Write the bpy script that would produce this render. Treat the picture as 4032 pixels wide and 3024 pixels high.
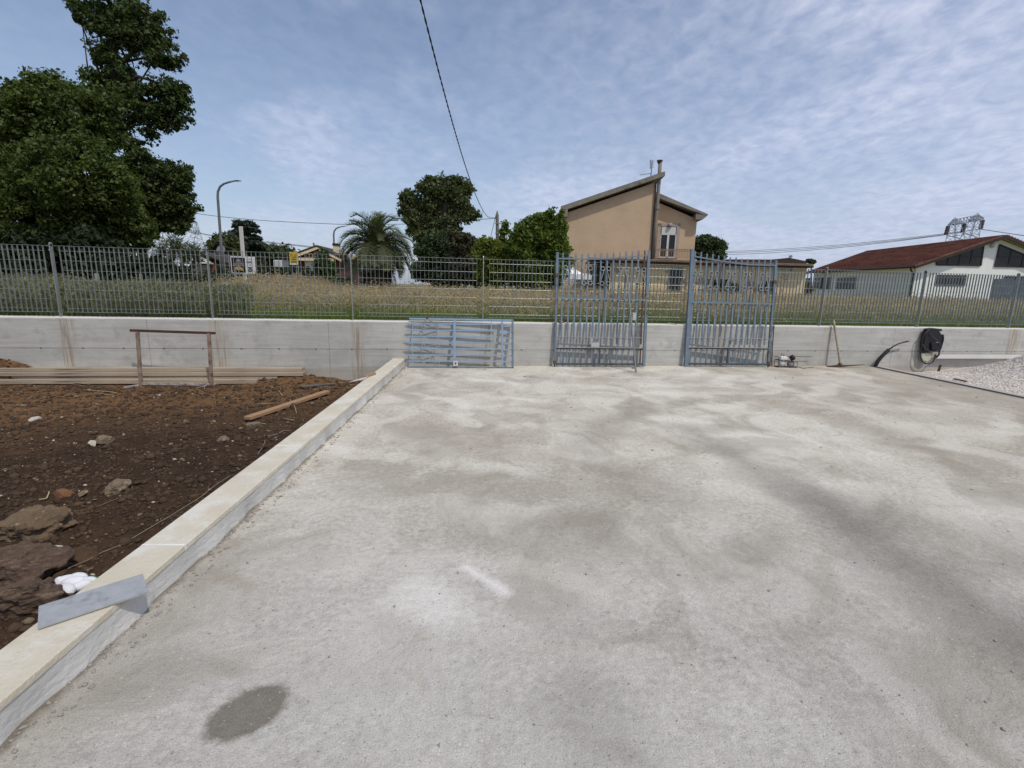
import bpy, math, random
import numpy as np
from mathutils import Matrix, Vector
random.seed(7); rng = np.random.default_rng(7)
S = bpy.context.scene; COL = S.collection
for o in list(bpy.data.objects): bpy.data.objects.remove(o)

# ------------------------------------------------------------------ camera
F_PX, PITCH, ROLL, CAM_H = 1961.8, 0.1932, 0.0229, 1.2678
c_, s_ = math.cos(PITCH), math.sin(PITCH); cr, sr = math.cos(ROLL), math.sin(ROLL)
RX = Vector((1, 0, 0)); UP = Vector((0, s_, c_)); FW = Vector((0, c_, -s_)); EYE = Vector((0, 0, CAM_H))
cd = bpy.data.cameras.new('camera'); cam = bpy.data.objects.new('camera', cd); COL.objects.link(cam)
ir = RX*cr + UP*sr; iu = UP*cr - RX*sr
m = Matrix.Identity(4)
for i in range(3): m[i][0] = ir[i]; m[i][1] = iu[i]; m[i][2] = -FW[i]; m[i][3] = EYE[i]
cam.matrix_world = m
cd.sensor_width = 36; cd.lens = 36*F_PX/4032; cd.clip_start = .05; cd.clip_end = 4000
S.camera = cam
# ------------------------------------------------------------------ light
SUN_EL, SUN_AZ = math.radians(57), math.radians(138)   # azimuth measured from +Y towards +X
sund = Vector((math.sin(SUN_AZ)*math.cos(SUN_EL), math.cos(SUN_AZ)*math.cos(SUN_EL), math.sin(SUN_EL)))
ld = bpy.data.lights.new('sun', 'SUN'); ld.energy = 2.6; ld.angle = math.radians(1.5); ld.color = (1, .94, .84)
sun = bpy.data.objects.new('sun', ld); COL.objects.link(sun)
sun.rotation_euler = sund.to_track_quat('Z', 'Y').to_euler()
W = bpy.data.worlds.new('World'); S.world = W; W.use_nodes = True
nt = W.node_tree; nt.nodes.clear()
def N(nt, t, **k):
    n = nt.nodes.new(t)
    for a, b in k.items(): setattr(n, a, b)
    return n
def mth(nt, op, a, b=None, c=None, clamp=False):
    n = nt.nodes.new('ShaderNodeMath'); n.operation = op; n.use_clamp = clamp
    for i, v in enumerate((a, b, c)):
        if v is None: continue
        if isinstance(v, (int, float)): n.inputs[i].default_value = v
        else: nt.links.new(v, n.inputs[i])
    return n.outputs[0]
def ramp(nt, fac, p0, p1, c0=(0, 0, 0, 1), c1=(1, 1, 1, 1)):
    r = nt.nodes.new('ShaderNodeValToRGB'); nt.links.new(fac, r.inputs[0])
    r.color_ramp.elements[0].position = p0; r.color_ramp.elements[1].position = p1
    r.color_ramp.elements[0].color = c0; r.color_ramp.elements[1].color = c1
    return r.outputs[0]
def noise(nt, vec, scale, detail=4, rough=.55, dist=0):
    n = nt.nodes.new('ShaderNodeTexNoise'); n.inputs['Scale'].default_value = scale
    n.inputs['Detail'].default_value = detail; n.inputs['Roughness'].default_value = rough
    n.inputs['Distortion'].default_value = dist
    if vec is not None: nt.links.new(vec, n.inputs['Vector'])
    return n.outputs[0]
def mapping(nt, vec, scale=(1, 1, 1), rot=(0, 0, 0), loc=(0, 0, 0)):
    n = nt.nodes.new('ShaderNodeMapping'); nt.links.new(vec, n.inputs[0])
    n.inputs['Scale'].default_value = scale; n.inputs['Rotation'].default_value = rot; n.inputs['Location'].default_value = loc
    return n.outputs[0]
def mix(nt, fac, a, b, mode='MIX'):
    n = nt.nodes.new('ShaderNodeMixRGB'); n.blend_type = mode
    for i, v in enumerate((fac, a, b)):
        if isinstance(v, (int, float)): n.inputs[i].default_value = v
        elif isinstance(v, tuple): n.inputs[i].default_value = v if len(v) == 4 else (*v, 1)
        else: nt.links.new(v, n.inputs[i])
    return n.outputs[0]
sky = N(nt, 'ShaderNodeTexSky', sky_type='NISHITA', sun_disc=False)
sky.sun_elevation = SUN_EL; sky.sun_rotation = SUN_AZ; sky.dust_density = 1.6; sky.air_density = 1.0; sky.ozone_density = 1.5
tc = N(nt, 'ShaderNodeTexCoord'); sep = N(nt, 'ShaderNodeSeparateXYZ'); nt.links.new(tc.outputs['Generated'], sep.inputs[0])
zz = mth(nt, 'ADD', mth(nt, 'MAXIMUM', sep.outputs[2], 0.0), 0.16)
cmb = N(nt, 'ShaderNodeCombineXYZ')
nt.links.new(mth(nt, 'DIVIDE', sep.outputs[0], zz), cmb.inputs[0]); nt.links.new(mth(nt, 'DIVIDE', sep.outputs[1], zz), cmb.inputs[1])
cv = cmb.outputs[0]
big = noise(nt, mapping(nt, cv, (.75, .45, 1), (0, 0, -.7), (3.1, 1.7, 0)), 1.1, 5, .6, .4)
fine = noise(nt, mapping(nt, cv, (1.25, 1.0, 1), (0, 0, -.6)), 11.5, 5, .55, .3)
fib = noise(nt, mapping(nt, cv, (.7, 1.5, 1), (0, 0, .9), (8, 2, 0)), 1.2, 6, .62, .6)
cov = ramp(nt, big, .43, .68)
right = mth(nt, 'MULTIPLY_ADD', sep.outputs[0], .70, .10)
cov = mth(nt, 'ADD', cov, right, clamp=True)
tex = mth(nt, 'MULTIPLY_ADD', fine, 1.05, mth(nt, 'MULTIPLY', fib, .38))
texr = ramp(nt, tex, .52, .92)
clo = mth(nt, 'MULTIPLY', texr, mth(nt, 'MULTIPLY_ADD', cov, 1.0, .12), clamp=True)
veil = mth(nt, 'MULTIPLY_ADD', cov, .50, .14)
# haze towards the horizon
hz = ramp(nt, sep.outputs[2], .0, .40, (1, 1, 1, 1), (0, 0, 0, 1))
skyc = mix(nt, mth(nt, 'MULTIPLY', hz, .36), sky.outputs[0], (4.2, 4.9, 6.6))
c1 = mix(nt, veil, skyc, (4.0, 4.5, 6.2))
c2 = mix(nt, mth(nt, 'MULTIPLY', mth(nt, 'MULTIPLY', clo, mth(nt, 'MULTIPLY_ADD', hz, -.6, 1)), .56), c1, (6.7, 6.9, 7.9))
bg = N(nt, 'ShaderNodeBackground'); bg.inputs[1].default_value = .126; nt.links.new(c2, bg.inputs[0])
wo = N(nt, 'ShaderNodeOutputWorld'); nt.links.new(bg.outputs[0], wo.inputs[0])
S.render.engine = 'CYCLES'
S.view_settings.view_transform = 'Standard'; S.view_settings.look = 'None'; S.view_settings.gamma = 1; S.view_settings.exposure = 0.0
S.cycles.transparent_max_bounces = 8; S.cycles.max_bounces = 6

# ------------------------------------------------------------------ survey helpers (pixels of the 4032 px photo -> metres on real surfaces)
def ray(px, py):
    a, b = (px-2016)/F_PX, (py-1512)/F_PX
    return FW + RX*(a*cr+b*sr) - UP*(-a*sr+b*cr)
def G(px, py, z=0.0):
    r = ray(px, py); return EYE + r*((z-CAM_H)/r.z)
TH = .153; WD = Vector((math.cos(TH), math.sin(TH), 0)); WN = Vector((-math.sin(TH), math.cos(TH), 0)); WO = Vector((-6.4216, 7.1019, 0))
Z = Vector((0, 0, 1))
class Plane:
    def __init__(s, o, u, v):
        s.o, s.u, s.v = Vector(o), Vector(u).normalized(), Vector(v).normalized(); s.n = s.u.cross(s.v)   # n points towards the camera
    def hit(s, px, py):
        r = ray(px, py); t = (s.o-EYE).dot(s.n)/r.dot(s.n); p = EYE+r*t-s.o
        return p.dot(s.u), p.dot(s.v)
    def pt(s, u, v, w=0): return s.o+s.u*u+s.v*v+s.n*w
    def P(s, px, py, w=0): return s.pt(*s.hit(px, py), w)
    def mat(s):
        m = Matrix.Identity(4)
        for i in range(3): m[i][0] = s.u[i]; m[i][1] = s.v[i]; m[i][2] = s.n[i]; m[i][3] = s.o[i]
        return m
def VPl(Y, deg=0, x=0):
    a = math.radians(deg); return Plane((x, Y, 0), (math.cos(a), math.sin(a), 0), Z)
def wallpl(off): return Plane(WO+WN*off, WD, Z)

# ------------------------------------------------------------------ mesh helpers
class MB:
    def __init__(s): s.v = []; s.f = []
    def add(s, vs, fs):
        b = len(s.v); s.v += [tuple(v) for v in vs]; s.f += [tuple(i+b for i in f) for f in fs]; return s
    def box(s, x0, x1, y0, y1, z0, z1, M=None):
        vs = [Vector((x, y, z)) for x in (x0, x1) for y in (y0, y1) for z in (z0, z1)]
        if M is not None: vs = [M @ v for v in vs]
        return s.add(vs, [(0, 1, 3, 2), (4, 6, 7, 5), (0, 4, 5, 1), (2, 3, 7, 6), (0, 2, 6, 4), (1, 5, 7, 3)])
    def bar(s, a, b, w, h, up=Z):
        a, b = Vector(a), Vector(b); d = (b-a).normalized(); x = d.cross(Vector(up))
        if x.length < 1e-4: x = d.cross(Vector((1, 0, 0)))
        x.normalize(); y = x.cross(d)
        vs = [p+x*i*w/2+y*j*h/2 for p in (a, b) for i, j in ((-1, -1), (1, -1), (1, 1), (-1, 1))]
        return s.add(vs, [(3, 2, 1, 0), (4, 5, 6, 7), (0, 1, 5, 4), (1, 2, 6, 5), (2, 3, 7, 6), (3, 0, 4, 7)])
    def tube(s, pts, r, n=8, closed=False):
        pts = [Vector(p) for p in pts]; k = len(pts); rs = r if isinstance(r, (list, tuple)) else [r]*k
        b = len(s.v); prev = None
        for i, p in enumerate(pts):
            if closed: d = pts[(i+1) % k]-pts[i-1]
            else: d = pts[min(i+1, k-1)]-pts[max(i-1, 0)]
            d.normalize()
            if prev is None:
                x = d.cross(Z)
                if x.length < .05: x = d.cross(Vector((1, 0, 0)))
            else: x = prev-d*prev.dot(d)
            x.normalize(); prev = x; y = d.cross(x)
            for j in range(n):
                a = 2*math.pi*j/n; s.v.append(tuple(p+(x*math.cos(a)+y*math.sin(a))*rs[i]))
        for i in range(k if closed else k-1):
            i2 = (i+1) % k
            for j in range(n): s.f.append((b+i*n+j, b+i*n+(j+1) % n, b+i2*n+(j+1) % n, b+i2*n+j))
        if not closed: s.f.append(tuple(b+j for j in reversed(range(n)))); s.f.append(tuple(b+(k-1)*n+j for j in range(n)))
        return s
    def prism(s, pts, ex):
        """closed polygon (3-D points) extruded by vector ex"""
        pts = [Vector(p) for p in pts]; ex = Vector(ex); n = len(pts)
        return s.add(pts+[p+ex for p in pts], [tuple(range(n)), tuple(range(2*n-1, n-1, -1))]+[(i, i+n, (i+1) % n+n, (i+1) % n) for i in range(n)])
    def lathe(s, c, prof, n=16, axis=Z):
        c = Vector(c); ax = Vector(axis).normalized(); x = ax.orthogonal().normalized(); y = ax.cross(x); b = len(s.v)
        for r, h in prof:
            for j in range(n):
                a = 2*math.pi*j/n; s.v.append(tuple(c+ax*h+(x*math.cos(a)+y*math.sin(a))*max(r, 1e-4)))
        for i in range(len(prof)-1):
            for j in range(n): s.f.append((b+i*n+j, b+i*n+(j+1) % n, b+(i+1)*n+(j+1) % n, b+(i+1)*n+j))
        s.f.append(tuple(b+j for j in reversed(range(n)))); s.f.append(tuple(b+(len(prof)-1)*n+j for j in range(n)))
        return s
    def rock(s, c, r, seed=0, sub=2, rough=.25, rot=0):
        import bmesh
        bm = bmesh.new(); bmesh.ops.create_icosphere(bm, subdivisions=sub, radius=1)
        rr = random.Random(seed); ph = [(Vector((rr.uniform(-1, 1), rr.uniform(-1, 1), rr.uniform(-1, 1))).normalized(), rr.uniform(.35, .9)) for _ in range(9)]
        cs, sn = math.cos(rot), math.sin(rot); vs = []
        for v in bm.verts:
            d = v.co.normalized(); k = 1.0
            for q, t in ph:
                e = d.dot(q)
                if rough > 0 and e > t: k = min(k, t/e)         # chopped facets
            k *= 1+max(rough, .08)*.35*math.sin(d.x*7+seed)*math.sin(d.y*6+seed*2)*math.cos(d.z*8)+rr.uniform(-.03, .03)*max(rough, 0)*3
            x, y, z = d.x*r[0]*k, d.y*r[1]*k, d.z*r[2]*k
            vs.append(Vector((c[0]+x*cs-y*sn, c[1]+x*sn+y*cs, c[2]+z)))
        bm.verts.index_update(); s.add(vs, [tuple(v.index for v in f.verts) for f in bm.faces]); bm.free(); return s
    def build(s, name, mat, parent=None, bevel=0, smooth=False, M=None):
        me = bpy.data.meshes.new(name); me.from_pydata(s.v, [], s.f); me.materials.append(mat)
        if smooth: me.polygons.foreach_set('use_smooth', [True]*len(me.polygons))
        import bmesh
        bm = bmesh.new(); bm.from_mesh(me); bmesh.ops.recalc_face_normals(bm, faces=bm.faces); bm.to_mesh(me); bm.free()
        o = bpy.data.objects.new(name, me); COL.objects.link(o)
        if parent: o.parent = parent
        if M is not None: o.matrix_world = M
        if bevel:
            b = o.modifiers.new('bevel', 'BEVEL'); b.width = bevel; b.segments = 2; b.limit_method = 'ANGLE'
        return o
def npmesh(name, V, Fc, k, mat, parent=None, smooth=False):
    """V (n,3) float, Fc (m*k) flat vertex indices, k corners per face"""
    me = bpy.data.meshes.new(name); V = np.asarray(V, dtype=np.float32); Fc = np.asarray(Fc, dtype=np.int32).ravel(); nf = len(Fc)//k
    me.vertices.add(len(V)); me.vertices.foreach_set('co', V.ravel())
    me.loops.add(len(Fc)); me.loops.foreach_set('vertex_index', Fc)
    me.polygons.add(nf); me.polygons.foreach_set('loop_start', np.arange(0, nf*k, k, dtype=np.int32))
    if smooth: me.polygons.foreach_set('use_smooth', np.ones(nf, dtype=bool))
    me.update(calc_edges=True); me.materials.append(mat)
    o = bpy.data.objects.new(name, me); COL.objects.link(o)
    if parent: o.parent = parent
    return o
def tag(o, label=None, cat=None, group=None, kind=None):
    if label: o['label'] = label
    if cat: o['category'] = cat
    if group: o['group'] = group
    if kind: o['kind'] = kind
    return o
def thing(name, label, cat, loc=(0, 0, 0), group=None, M=None):
    o = bpy.data.objects.new(name, None); COL.objects.link(o); o.empty_display_size = .1
    o.location = loc
    if M is not None: o.matrix_world = M
    return tag(o, label, cat, group)
def under(o, root):
    """parent keeping world placement (root is an unrotated or fully placed empty)"""
    bpy.context.view_layer.update()
    o.parent = root; o.matrix_parent_inverse = root.matrix_world.inverted(); return o

# ------------------------------------------------------------------ materials
MATS = {}
def mat(name, c1, c2=None, sc=4, rough=.8, bump=0, bsc=40, metal=0, c3=None, sc3=1, dirt=.5, stretch=(1, 1, 1), spec=.3, t3=(.55, .7)):
    if name in MATS: return MATS[name]
    M = bpy.data.materials.new(name); M.use_nodes = True; nt = M.node_tree; b = nt.nodes['Principled BSDF']
    b.inputs['Roughness'].default_value = rough; b.inputs['Metallic'].default_value = metal; b.inputs['Specular IOR Level'].default_value = spec
    tc = N(nt, 'ShaderNodeTexCoord'); v = mapping(nt, tc.outputs['Object'], stretch)
    if c2 is None: c2 = tuple(x*.8 for x in c1)
    col = mix(nt, ramp(nt, noise(nt, v, sc, 6, .6), .3, .7), (*c1, 1), (*c2, 1))
    if c3: col = mix(nt, ramp(nt, noise(nt, v, sc3, 6, .65), *t3), col, (*c3, 1))
    nt.links.new(col, b.inputs['Base Color'])
    if bump:
        bp = N(nt, 'ShaderNodeBump'); bp.inputs['Strength'].default_value = bump; bp.inputs['Distance'].default_value = .02
        nt.links.new(noise(nt, v, bsc, 6, .7), bp.inputs['Height']); nt.links.new(bp.outputs[0], b.inputs['Normal'])
    MATS[name] = M; return M
def leafmat(name, c1, c2, tr=.35, rough=.55):
    M = bpy.data.materials.new(name); M.use_nodes = True; nt = M.node_tree; b = nt.nodes['Principled BSDF']
    g = N(nt, 'ShaderNodeNewGeometry'); tc = N(nt, 'ShaderNodeTexCoord')
    f = mth(nt, 'ADD', mth(nt, 'MULTIPLY', g.outputs['Random Per Island'], .6), mth(nt, 'MULTIPLY', ramp(nt, noise(nt, tc.outputs['Object'], .9, 3), .35, .65), .4))
    col = mix(nt, f, (*c1, 1), (*c2, 1)); nt.links.new(col, b.inputs['Base Color']); b.inputs['Roughness'].default_value = rough; b.inputs['Specular IOR Level'].default_value = .25
    t = N(nt, 'ShaderNodeBsdfTranslucent'); nt.links.new(mix(nt, 1, col, (1.2, 1.5, .6), 'MULTIPLY'), t.inputs[0])
    ms = N(nt, 'ShaderNodeMixShader'); ms.inputs[0].default_value = tr
    nt.links.new(b.outputs[0], ms.inputs[1]); nt.links.new(t.outputs[0], ms.inputs[2]); nt.links.new(ms.outputs[0], nt.nodes['Material Output'].inputs[0])
    return M
def grassmat(name, low, high, z0, z1, alt=None):
    M = bpy.data.materials.new(name); M.use_nodes = True; nt = M.node_tree; b = nt.nodes['Principled BSDF']
    g = N(nt, 'ShaderNodeNewGeometry'); tc = N(nt, 'ShaderNodeTexCoord'); sp = N(nt, 'ShaderNodeSeparateXYZ'); nt.links.new(tc.outputs['Object'], sp.inputs[0])
    nz = noise(nt, mapping(nt, tc.outputs['Object'], (1, 1, .2)), .5, 5, .65)
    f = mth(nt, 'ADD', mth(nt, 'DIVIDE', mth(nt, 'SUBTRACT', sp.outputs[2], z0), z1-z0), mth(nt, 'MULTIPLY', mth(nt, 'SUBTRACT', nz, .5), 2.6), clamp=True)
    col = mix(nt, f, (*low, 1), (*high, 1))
    col = mix(nt, mth(nt, 'MULTIPLY', g.outputs['Random Per Island'], .45), col, (*(alt or high), 1))
    nt.links.new(col, b.inputs['Base Color']); b.inputs['Roughness'].default_value = .8; b.inputs['Specular IOR Level'].default_value = .1
    t = N(nt, 'ShaderNodeBsdfTranslucent'); nt.links.new(col, t.inputs[0]); ms = N(nt, 'ShaderNodeMixShader'); ms.inputs[0].default_value = .45
    nt.links.new(b.outputs[0], ms.inputs[1]); nt.links.new(t.outputs[0], ms.inputs[2]); nt.links.new(ms.outputs[0], nt.nodes['Material Output'].inputs[0])
    return M
M_galv = mat('galvanised_steel', (.40, .43, .415), (.28, .305, .30), 6, .42, .05, 60, .6)
M_blue = mat('blue_gate_paint', (.165, .218, .270), (.125, .165, .205), 9, .55, .15, 60, 0, (.10, .075, .06), 7, t3=(.66, .74))
M_bluegrey = mat('weathered_gate_paint', (.16, .21, .26), (.11, .14, .17), 9, .65, .15, 60, 0, (.07, .05, .045), 6, t3=(.55, .7))
M_darkb = mat('dark_worn_gate_paint', (.075, .105, .135), (.045, .06, .075), 9, .6)
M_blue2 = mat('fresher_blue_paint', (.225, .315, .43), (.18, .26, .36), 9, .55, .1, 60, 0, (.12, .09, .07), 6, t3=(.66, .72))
M_scroll = mat('grey_scroll_iron', (.34, .35, .33), (.24, .245, .23), 9, .6)
M_rust = mat('rusty_iron', (.055, .042, .036), (.12, .075, .05), 8, .85, .3, 60)
M_black = mat('black_plastic', (.012, .012, .014), (.02, .02, .022), 6, .45, .05, 30)
M_wood = mat('weathered_timber', (.43, .36, .27), (.29, .235, .175), 3, .85, .3, 30, 0, (.09, .07, .055), 2.2, stretch=(.6, 8, 8))
M_woodo = mat('fresh_timber', (.36, .225, .125), (.27, .165, .09), 4, .8, .2, 30, stretch=(1, 4, 4))
M_stucco = mat('tan_roughcast', (.56, .415, .275), (.48, .35, .23), .8, .95, .6, 14, 0, (.54, .42, .29), 5)
M_stuccoL = mat('peeling_cream_plaster', (.72, .58, .37), (.60, .45, .26), 1.2, .95, .5, 12, 0, (.24, .20, .16), .9, t3=(.56, .62))
M_conc = mat('roof_edge_concrete', (.27, .245, .21), (.18, .16, .135), 2, .9, .4, 14, 0, (.08, .075, .06), 1.4, t3=(.6, .7))
M_white = mat('white_plaster', (.86, .86, .82), (.80, .80, .77), 1.5, .9, .4, 14)
M_tileroof = mat('terracotta_tiles', (.24, .085, .050), (.13, .050, .034), 2.5, .85, .5, 12, 0, (.07, .038, .030), 1.3, t3=(.46, .62), stretch=(1, 1, .25))
M_tileold = mat('old_pale_tiles', (.26, .17, .12), (.15, .10, .075), 2, .9, .5, 8)
M_brown = mat('brown_fascia', (.05, .033, .028), (.035, .025, .022), 2, .6)
M_glass = mat('dark_glass', (.010, .012, .014), (.02, .022, .024), .8, .15, spec=.35)
M_frame = mat('white_frame', (.62, .62, .60), None, 4, .5)
M_metalg = mat('grey_metal', (.30, .31, .32), (.2, .2, .21), 8, .45, .05, 40, .5)
M_dark = mat('dark_interior', (.02, .018, .016), (.03, .027, .024), 2, .9)
M_bark = mat('bark', (.085, .068, .052), (.05, .04, .032), 5, .95, .8, 12, stretch=(3, 3, .6))
M_cable = mat('cable_rubber', (.03, .03, .033), (.02, .02, .022), 5, .6)
M_signw = mat('white_sign_panel', (.70, .71, .74), (.64, .65, .68), 2, .5)
M_signb = mat('black_sign_panel', (.012, .012, .022), None, 2, .5)
M_yel = mat('yellow_sign_panel', (.62, .46, .05), (.55, .40, .04), 2, .6)
M_orange = mat('orange_lettering', (.50, .20, .02), None, 2, .6)
M_ink = mat('dark_lettering', (.03, .03, .035), None, 2, .6)
M_villa = mat('cream_villa_plaster', (.66, .55, .36), (.6, .5, .33), 1, .9)
M_vbrown = mat('maroon_boarding', (.10, .04, .035), None, 2, .8)
M_graveln = mat('white_gravel', (.62, .57, .51), (.50, .45, .40), 14, .9, .4, 40, 0, (.70, .68, .66), 22)
M_stone = mat('tan_rock', (.20, .155, .10), (.13, .095, .06), 9, .9, .7, 30, 0, (.30, .25, .18), 14, t3=(.55, .65))
M_stoneo = mat('orange_rock', (.20, .095, .04), (.12, .06, .03), 9, .9, .7, 30)
M_clod = mat('soil_clod', (.040, .026, .018), (.105, .064, .036), 2.2, .95, .8, 40)
M_pale = mat('pale_stone', (.48, .43, .36), (.36, .31, .25), 12, .85, .4, 40)

# slab concrete --------------------------------------------------------------
def slab_material():
    M = bpy.data.materials.new('fresh_concrete_slab'); M.use_nodes = True; nt = M.node_tree; b = nt.nodes['Principled BSDF']
    tc = N(nt, 'ShaderNodeTexCoord'); v = tc.outputs['Object']; sp = N(nt, 'ShaderNodeSeparateXYZ'); nt.links.new(v, sp.inputs[0]); X, Y = sp.outputs[0], sp.outputs[1]
    wv = N(nt, 'ShaderNodeVectorMath', operation='ADD'); nt.links.new(v, wv.inputs[0])
    nc = N(nt, 'ShaderNodeTexNoise'); nc.inputs['Scale'].default_value = 1.3; nc.inputs['Detail'].default_value = 3; nt.links.new(v, nc.inputs['Vector'])
    sc = N(nt, 'ShaderNodeVectorMath', operation='SCALE'); nt.links.new(nc.outputs['Color'], sc.inputs[0]); sc.inputs['Scale'].default_value = .9; nt.links.new(sc.outputs[0], wv.inputs[1])
    w = wv.outputs[0]
    farw = mth(nt, 'DIVIDE', mth(nt, 'SUBTRACT', Y, 1.3), 2.6, clamp=True)
    grit = noise(nt, v, 30, 6, .72)                                     # breaks every stain edge into grains
    def stain(vec, scale, lo, hi, det=7, dist=.5, gr=.22):
        f_ = mth(nt, 'ADD', mth(nt, 'MULTIPLY', noise(nt, vec, scale, det, .60, dist), 1-gr), mth(nt, 'MULTIPLY', grit, gr))
        return ramp(nt, f_, lo, hi)
    patch = stain(w, .62, .42, .58)
    col = mix(nt, patch, mix(nt, farw, (.330, .322, .296), (.355, .330, .282)), mix(nt, farw, (.415, .410, .386), (.50, .485, .435)))
    col = mix(nt, mth(nt, 'MULTIPLY', stain(mapping(nt, w, (1, .6, 1), (0, 0, .35)), 1.7, .47, .58), .55), col, mix(nt, farw, (.475, .472, .450), (.62, .605, .55)))
    # arcs left by the trowelling machine: wide distorted bands shown only in places
    wa = N(nt, 'ShaderNodeTexWave', wave_type='RINGS', rings_direction='SPHERICAL'); wa.inputs['Scale'].default_value = .55; wa.inputs['Distortion'].default_value = 5.5; wa.inputs['Detail'].default_value = 5; wa.inputs['Detail Scale'].default_value = 1.3; wa.inputs['Detail Roughness'].default_value = .62
    nt.links.new(mapping(nt, w, (1, 1, 1), loc=(-2.0, -9.5, 0)), wa.inputs['Vector'])
    arcs = mth(nt, 'MULTIPLY', ramp(nt, mth(nt, 'ADD', mth(nt, 'MULTIPLY', wa.outputs['Fac'], .8), mth(nt, 'MULTIPLY', grit, .35)), .52, .86), ramp(nt, noise(nt, v, .7, 3), .42, .60))
    col = mix(nt, mth(nt, 'MULTIPLY', arcs, mth(nt, 'MULTIPLY_ADD', farw, .50, .16)), col, (.66, .645, .595))
    col = mix(nt, mth(nt, 'MULTIPLY', stain(mapping(nt, w, (1, .8, 1), (0, 0, .9), (5, 3, 0)), 1.0, .53, .63), .62), col, (.245, .226, .190))
    col = mix(nt, mth(nt, 'MULTIPLY', stain(mapping(nt, w, (1, .55, 1), (0, 0, -.5), (9, 1, 0)), 2.4, .57, .66), .50), col, (.26, .235, .195))
    # drawn-out trowel lines
    rl = noise(nt, mapping(nt, w, (.9, .5, 1), (0, 0, .6), (2, 7, 0)), 1.6, 4, .55, .8)
    ln = mth(nt, 'SUBTRACT', 1, mth(nt, 'DIVIDE', mth(nt, 'ABSOLUTE', mth(nt, 'SUBTRACT', rl, .5)), .0045, clamp=True)); ln = mth(nt, 'MULTIPLY', ln, ramp(nt, noise(nt, v, 1.1, 3), .52, .62))
    col = mix(nt, mth(nt, 'MULTIPLY', ln, .5), col, (.22, .205, .18))
    farm = farw
    # damp darker zone on the far right
    damp = mth(nt, 'MULTIPLY', ramp(nt, mth(nt, 'DIVIDE', X, 8), .42, .72), ramp(nt, noise(nt, w, .8, 6, .6), .30, .55))
    col = mix(nt, mth(nt, 'MULTIPLY', damp, .6), col, (.265, .238, .195))
    # helper: segment distance mask
    def seg(ax, ay, bx, by, width, soft, wob=.25):
        L = math.hypot(bx-ax, by-ay); ux, uy = (bx-ax)/L, (by-ay)/L
        nz = mth(nt, 'MULTIPLY', mth(nt, 'SUBTRACT', noise(nt, v, 1.7, 5, .6), .5), wob*2)
        dx = mth(nt, 'SUBTRACT', X, ax); dy = mth(nt, 'SUBTRACT', Y, ay)
        t = mth(nt, 'ADD', mth(nt, 'MULTIPLY', dx, ux), mth(nt, 'MULTIPLY', dy, uy))
        tcl = mth(nt, 'MINIMUM', mth(nt, 'MAXIMUM', t, 0), L)
        ex = mth(nt, 'SUBTRACT', dx, mth(nt, 'MULTIPLY', tcl, ux)); ey = mth(nt, 'SUBTRACT', dy, mth(nt, 'MULTIPLY', tcl, uy))
        d = mth(nt, 'ADD', mth(nt, 'SQRT', mth(nt, 'ADD', mth(nt, 'MULTIPLY', ex, ex), mth(nt, 'MULTIPLY', ey, ey))), nz)
        return mth(nt, 'SUBTRACT', 1, mth(nt, 'SMOOTH_MIN' if False else 'DIVIDE', mth(nt, 'SUBTRACT', d, width), soft, clamp=True), clamp=True)
    def q(px, py): p = G(px, py); return p.x, p.y
    for (a, bb, wd, sf, wob, k, cc) in (
        (q(2720, 1700), q(3350, 2050), .04, .30, .30, .55, (.20, .185, .165)),
        (q(3250, 1990), q(4200, 2620), .06, .30, .22, .72, (.185, .175, .16)), (q(3500, 2020), q(4100, 2250), .05, .4, .3, .45, (.24, .225, .20)), (q(2900, 1560), q(3500, 1700), .02, .35, .3, .4, (.27, .24, .20)),
        (q(2250, 2050), q(2330, 2060), .04, .22, .14, .60, (.22, .195, .165)),
        (q(2350, 1850), q(2700, 1960), .05, .35, .3, .45, (.24, .215, .18)),
        (q(2280, 1760), q(2520, 1600), .03, .25, .25, .45, (.22, .20, .175)),
        (q(1830, 2230), q(1990, 2330), .00, .05, .05, .75, (.70, .70, .69)),
        (q(1640, 2330), q(1720, 2400), .02, .14, .25, .45, (.68, .68, .66)),
        (q(880, 2275), q(980, 2310), .02, .04, .04, .5, (.30, .265, .215)),
        (q(2280, 2790), q(2420, 2960), .05, .16, .1, .35, (.25, .245, .235)),
        (q(1600, 1700), q(2200, 1800), .02, .35, .3, .35, (.30, .27, .23))):
        msk = seg(*a, *bb, wd, sf, wob); col = mix(nt, mth(nt, 'MULTIPLY', msk, k), col, cc)
    # wet oval stain
    wp0 = G(978, 2800); axd = (G(1150, 2708)-G(815, 2890)); La = axd.length/2*1.10; axd.normalize()
    ex = mth(nt, 'SUBTRACT', X, wp0.x); ey = mth(nt, 'SUBTRACT', Y, wp0.y)
    al = mth(nt, 'DIVIDE', mth(nt, 'ADD', mth(nt, 'MULTIPLY', ex, axd.x), mth(nt, 'MULTIPLY', ey, axd.y)), La); ac = mth(nt, 'DIVIDE', mth(nt, 'SUBTRACT', mth(nt, 'MULTIPLY', ey, axd.x), mth(nt, 'MULTIPLY', ex, axd.y)), La*.76)
    rad = mth(nt, 'ADD', mth(nt, 'SQRT', mth(nt, 'ADD', mth(nt, 'MULTIPLY', al, al), mth(nt, 'MULTIPLY', ac, ac))), mth(nt, 'MULTIPLY', mth(nt, 'SUBTRACT', noise(nt, v, 11, 4, .6), .5), .42))
    rad = mth(nt, 'ADD', rad, mth(nt, 'MULTIPLY', mth(nt, 'SUBTRACT', noise(nt, v, 60, 4, .7), .5), .18))
    col = mix(nt, ramp(nt, rad, .78, 1.0, (.88, .88, .88, 1), (0, 0, 0, 1)), col, (.150, .138, .115))
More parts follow.
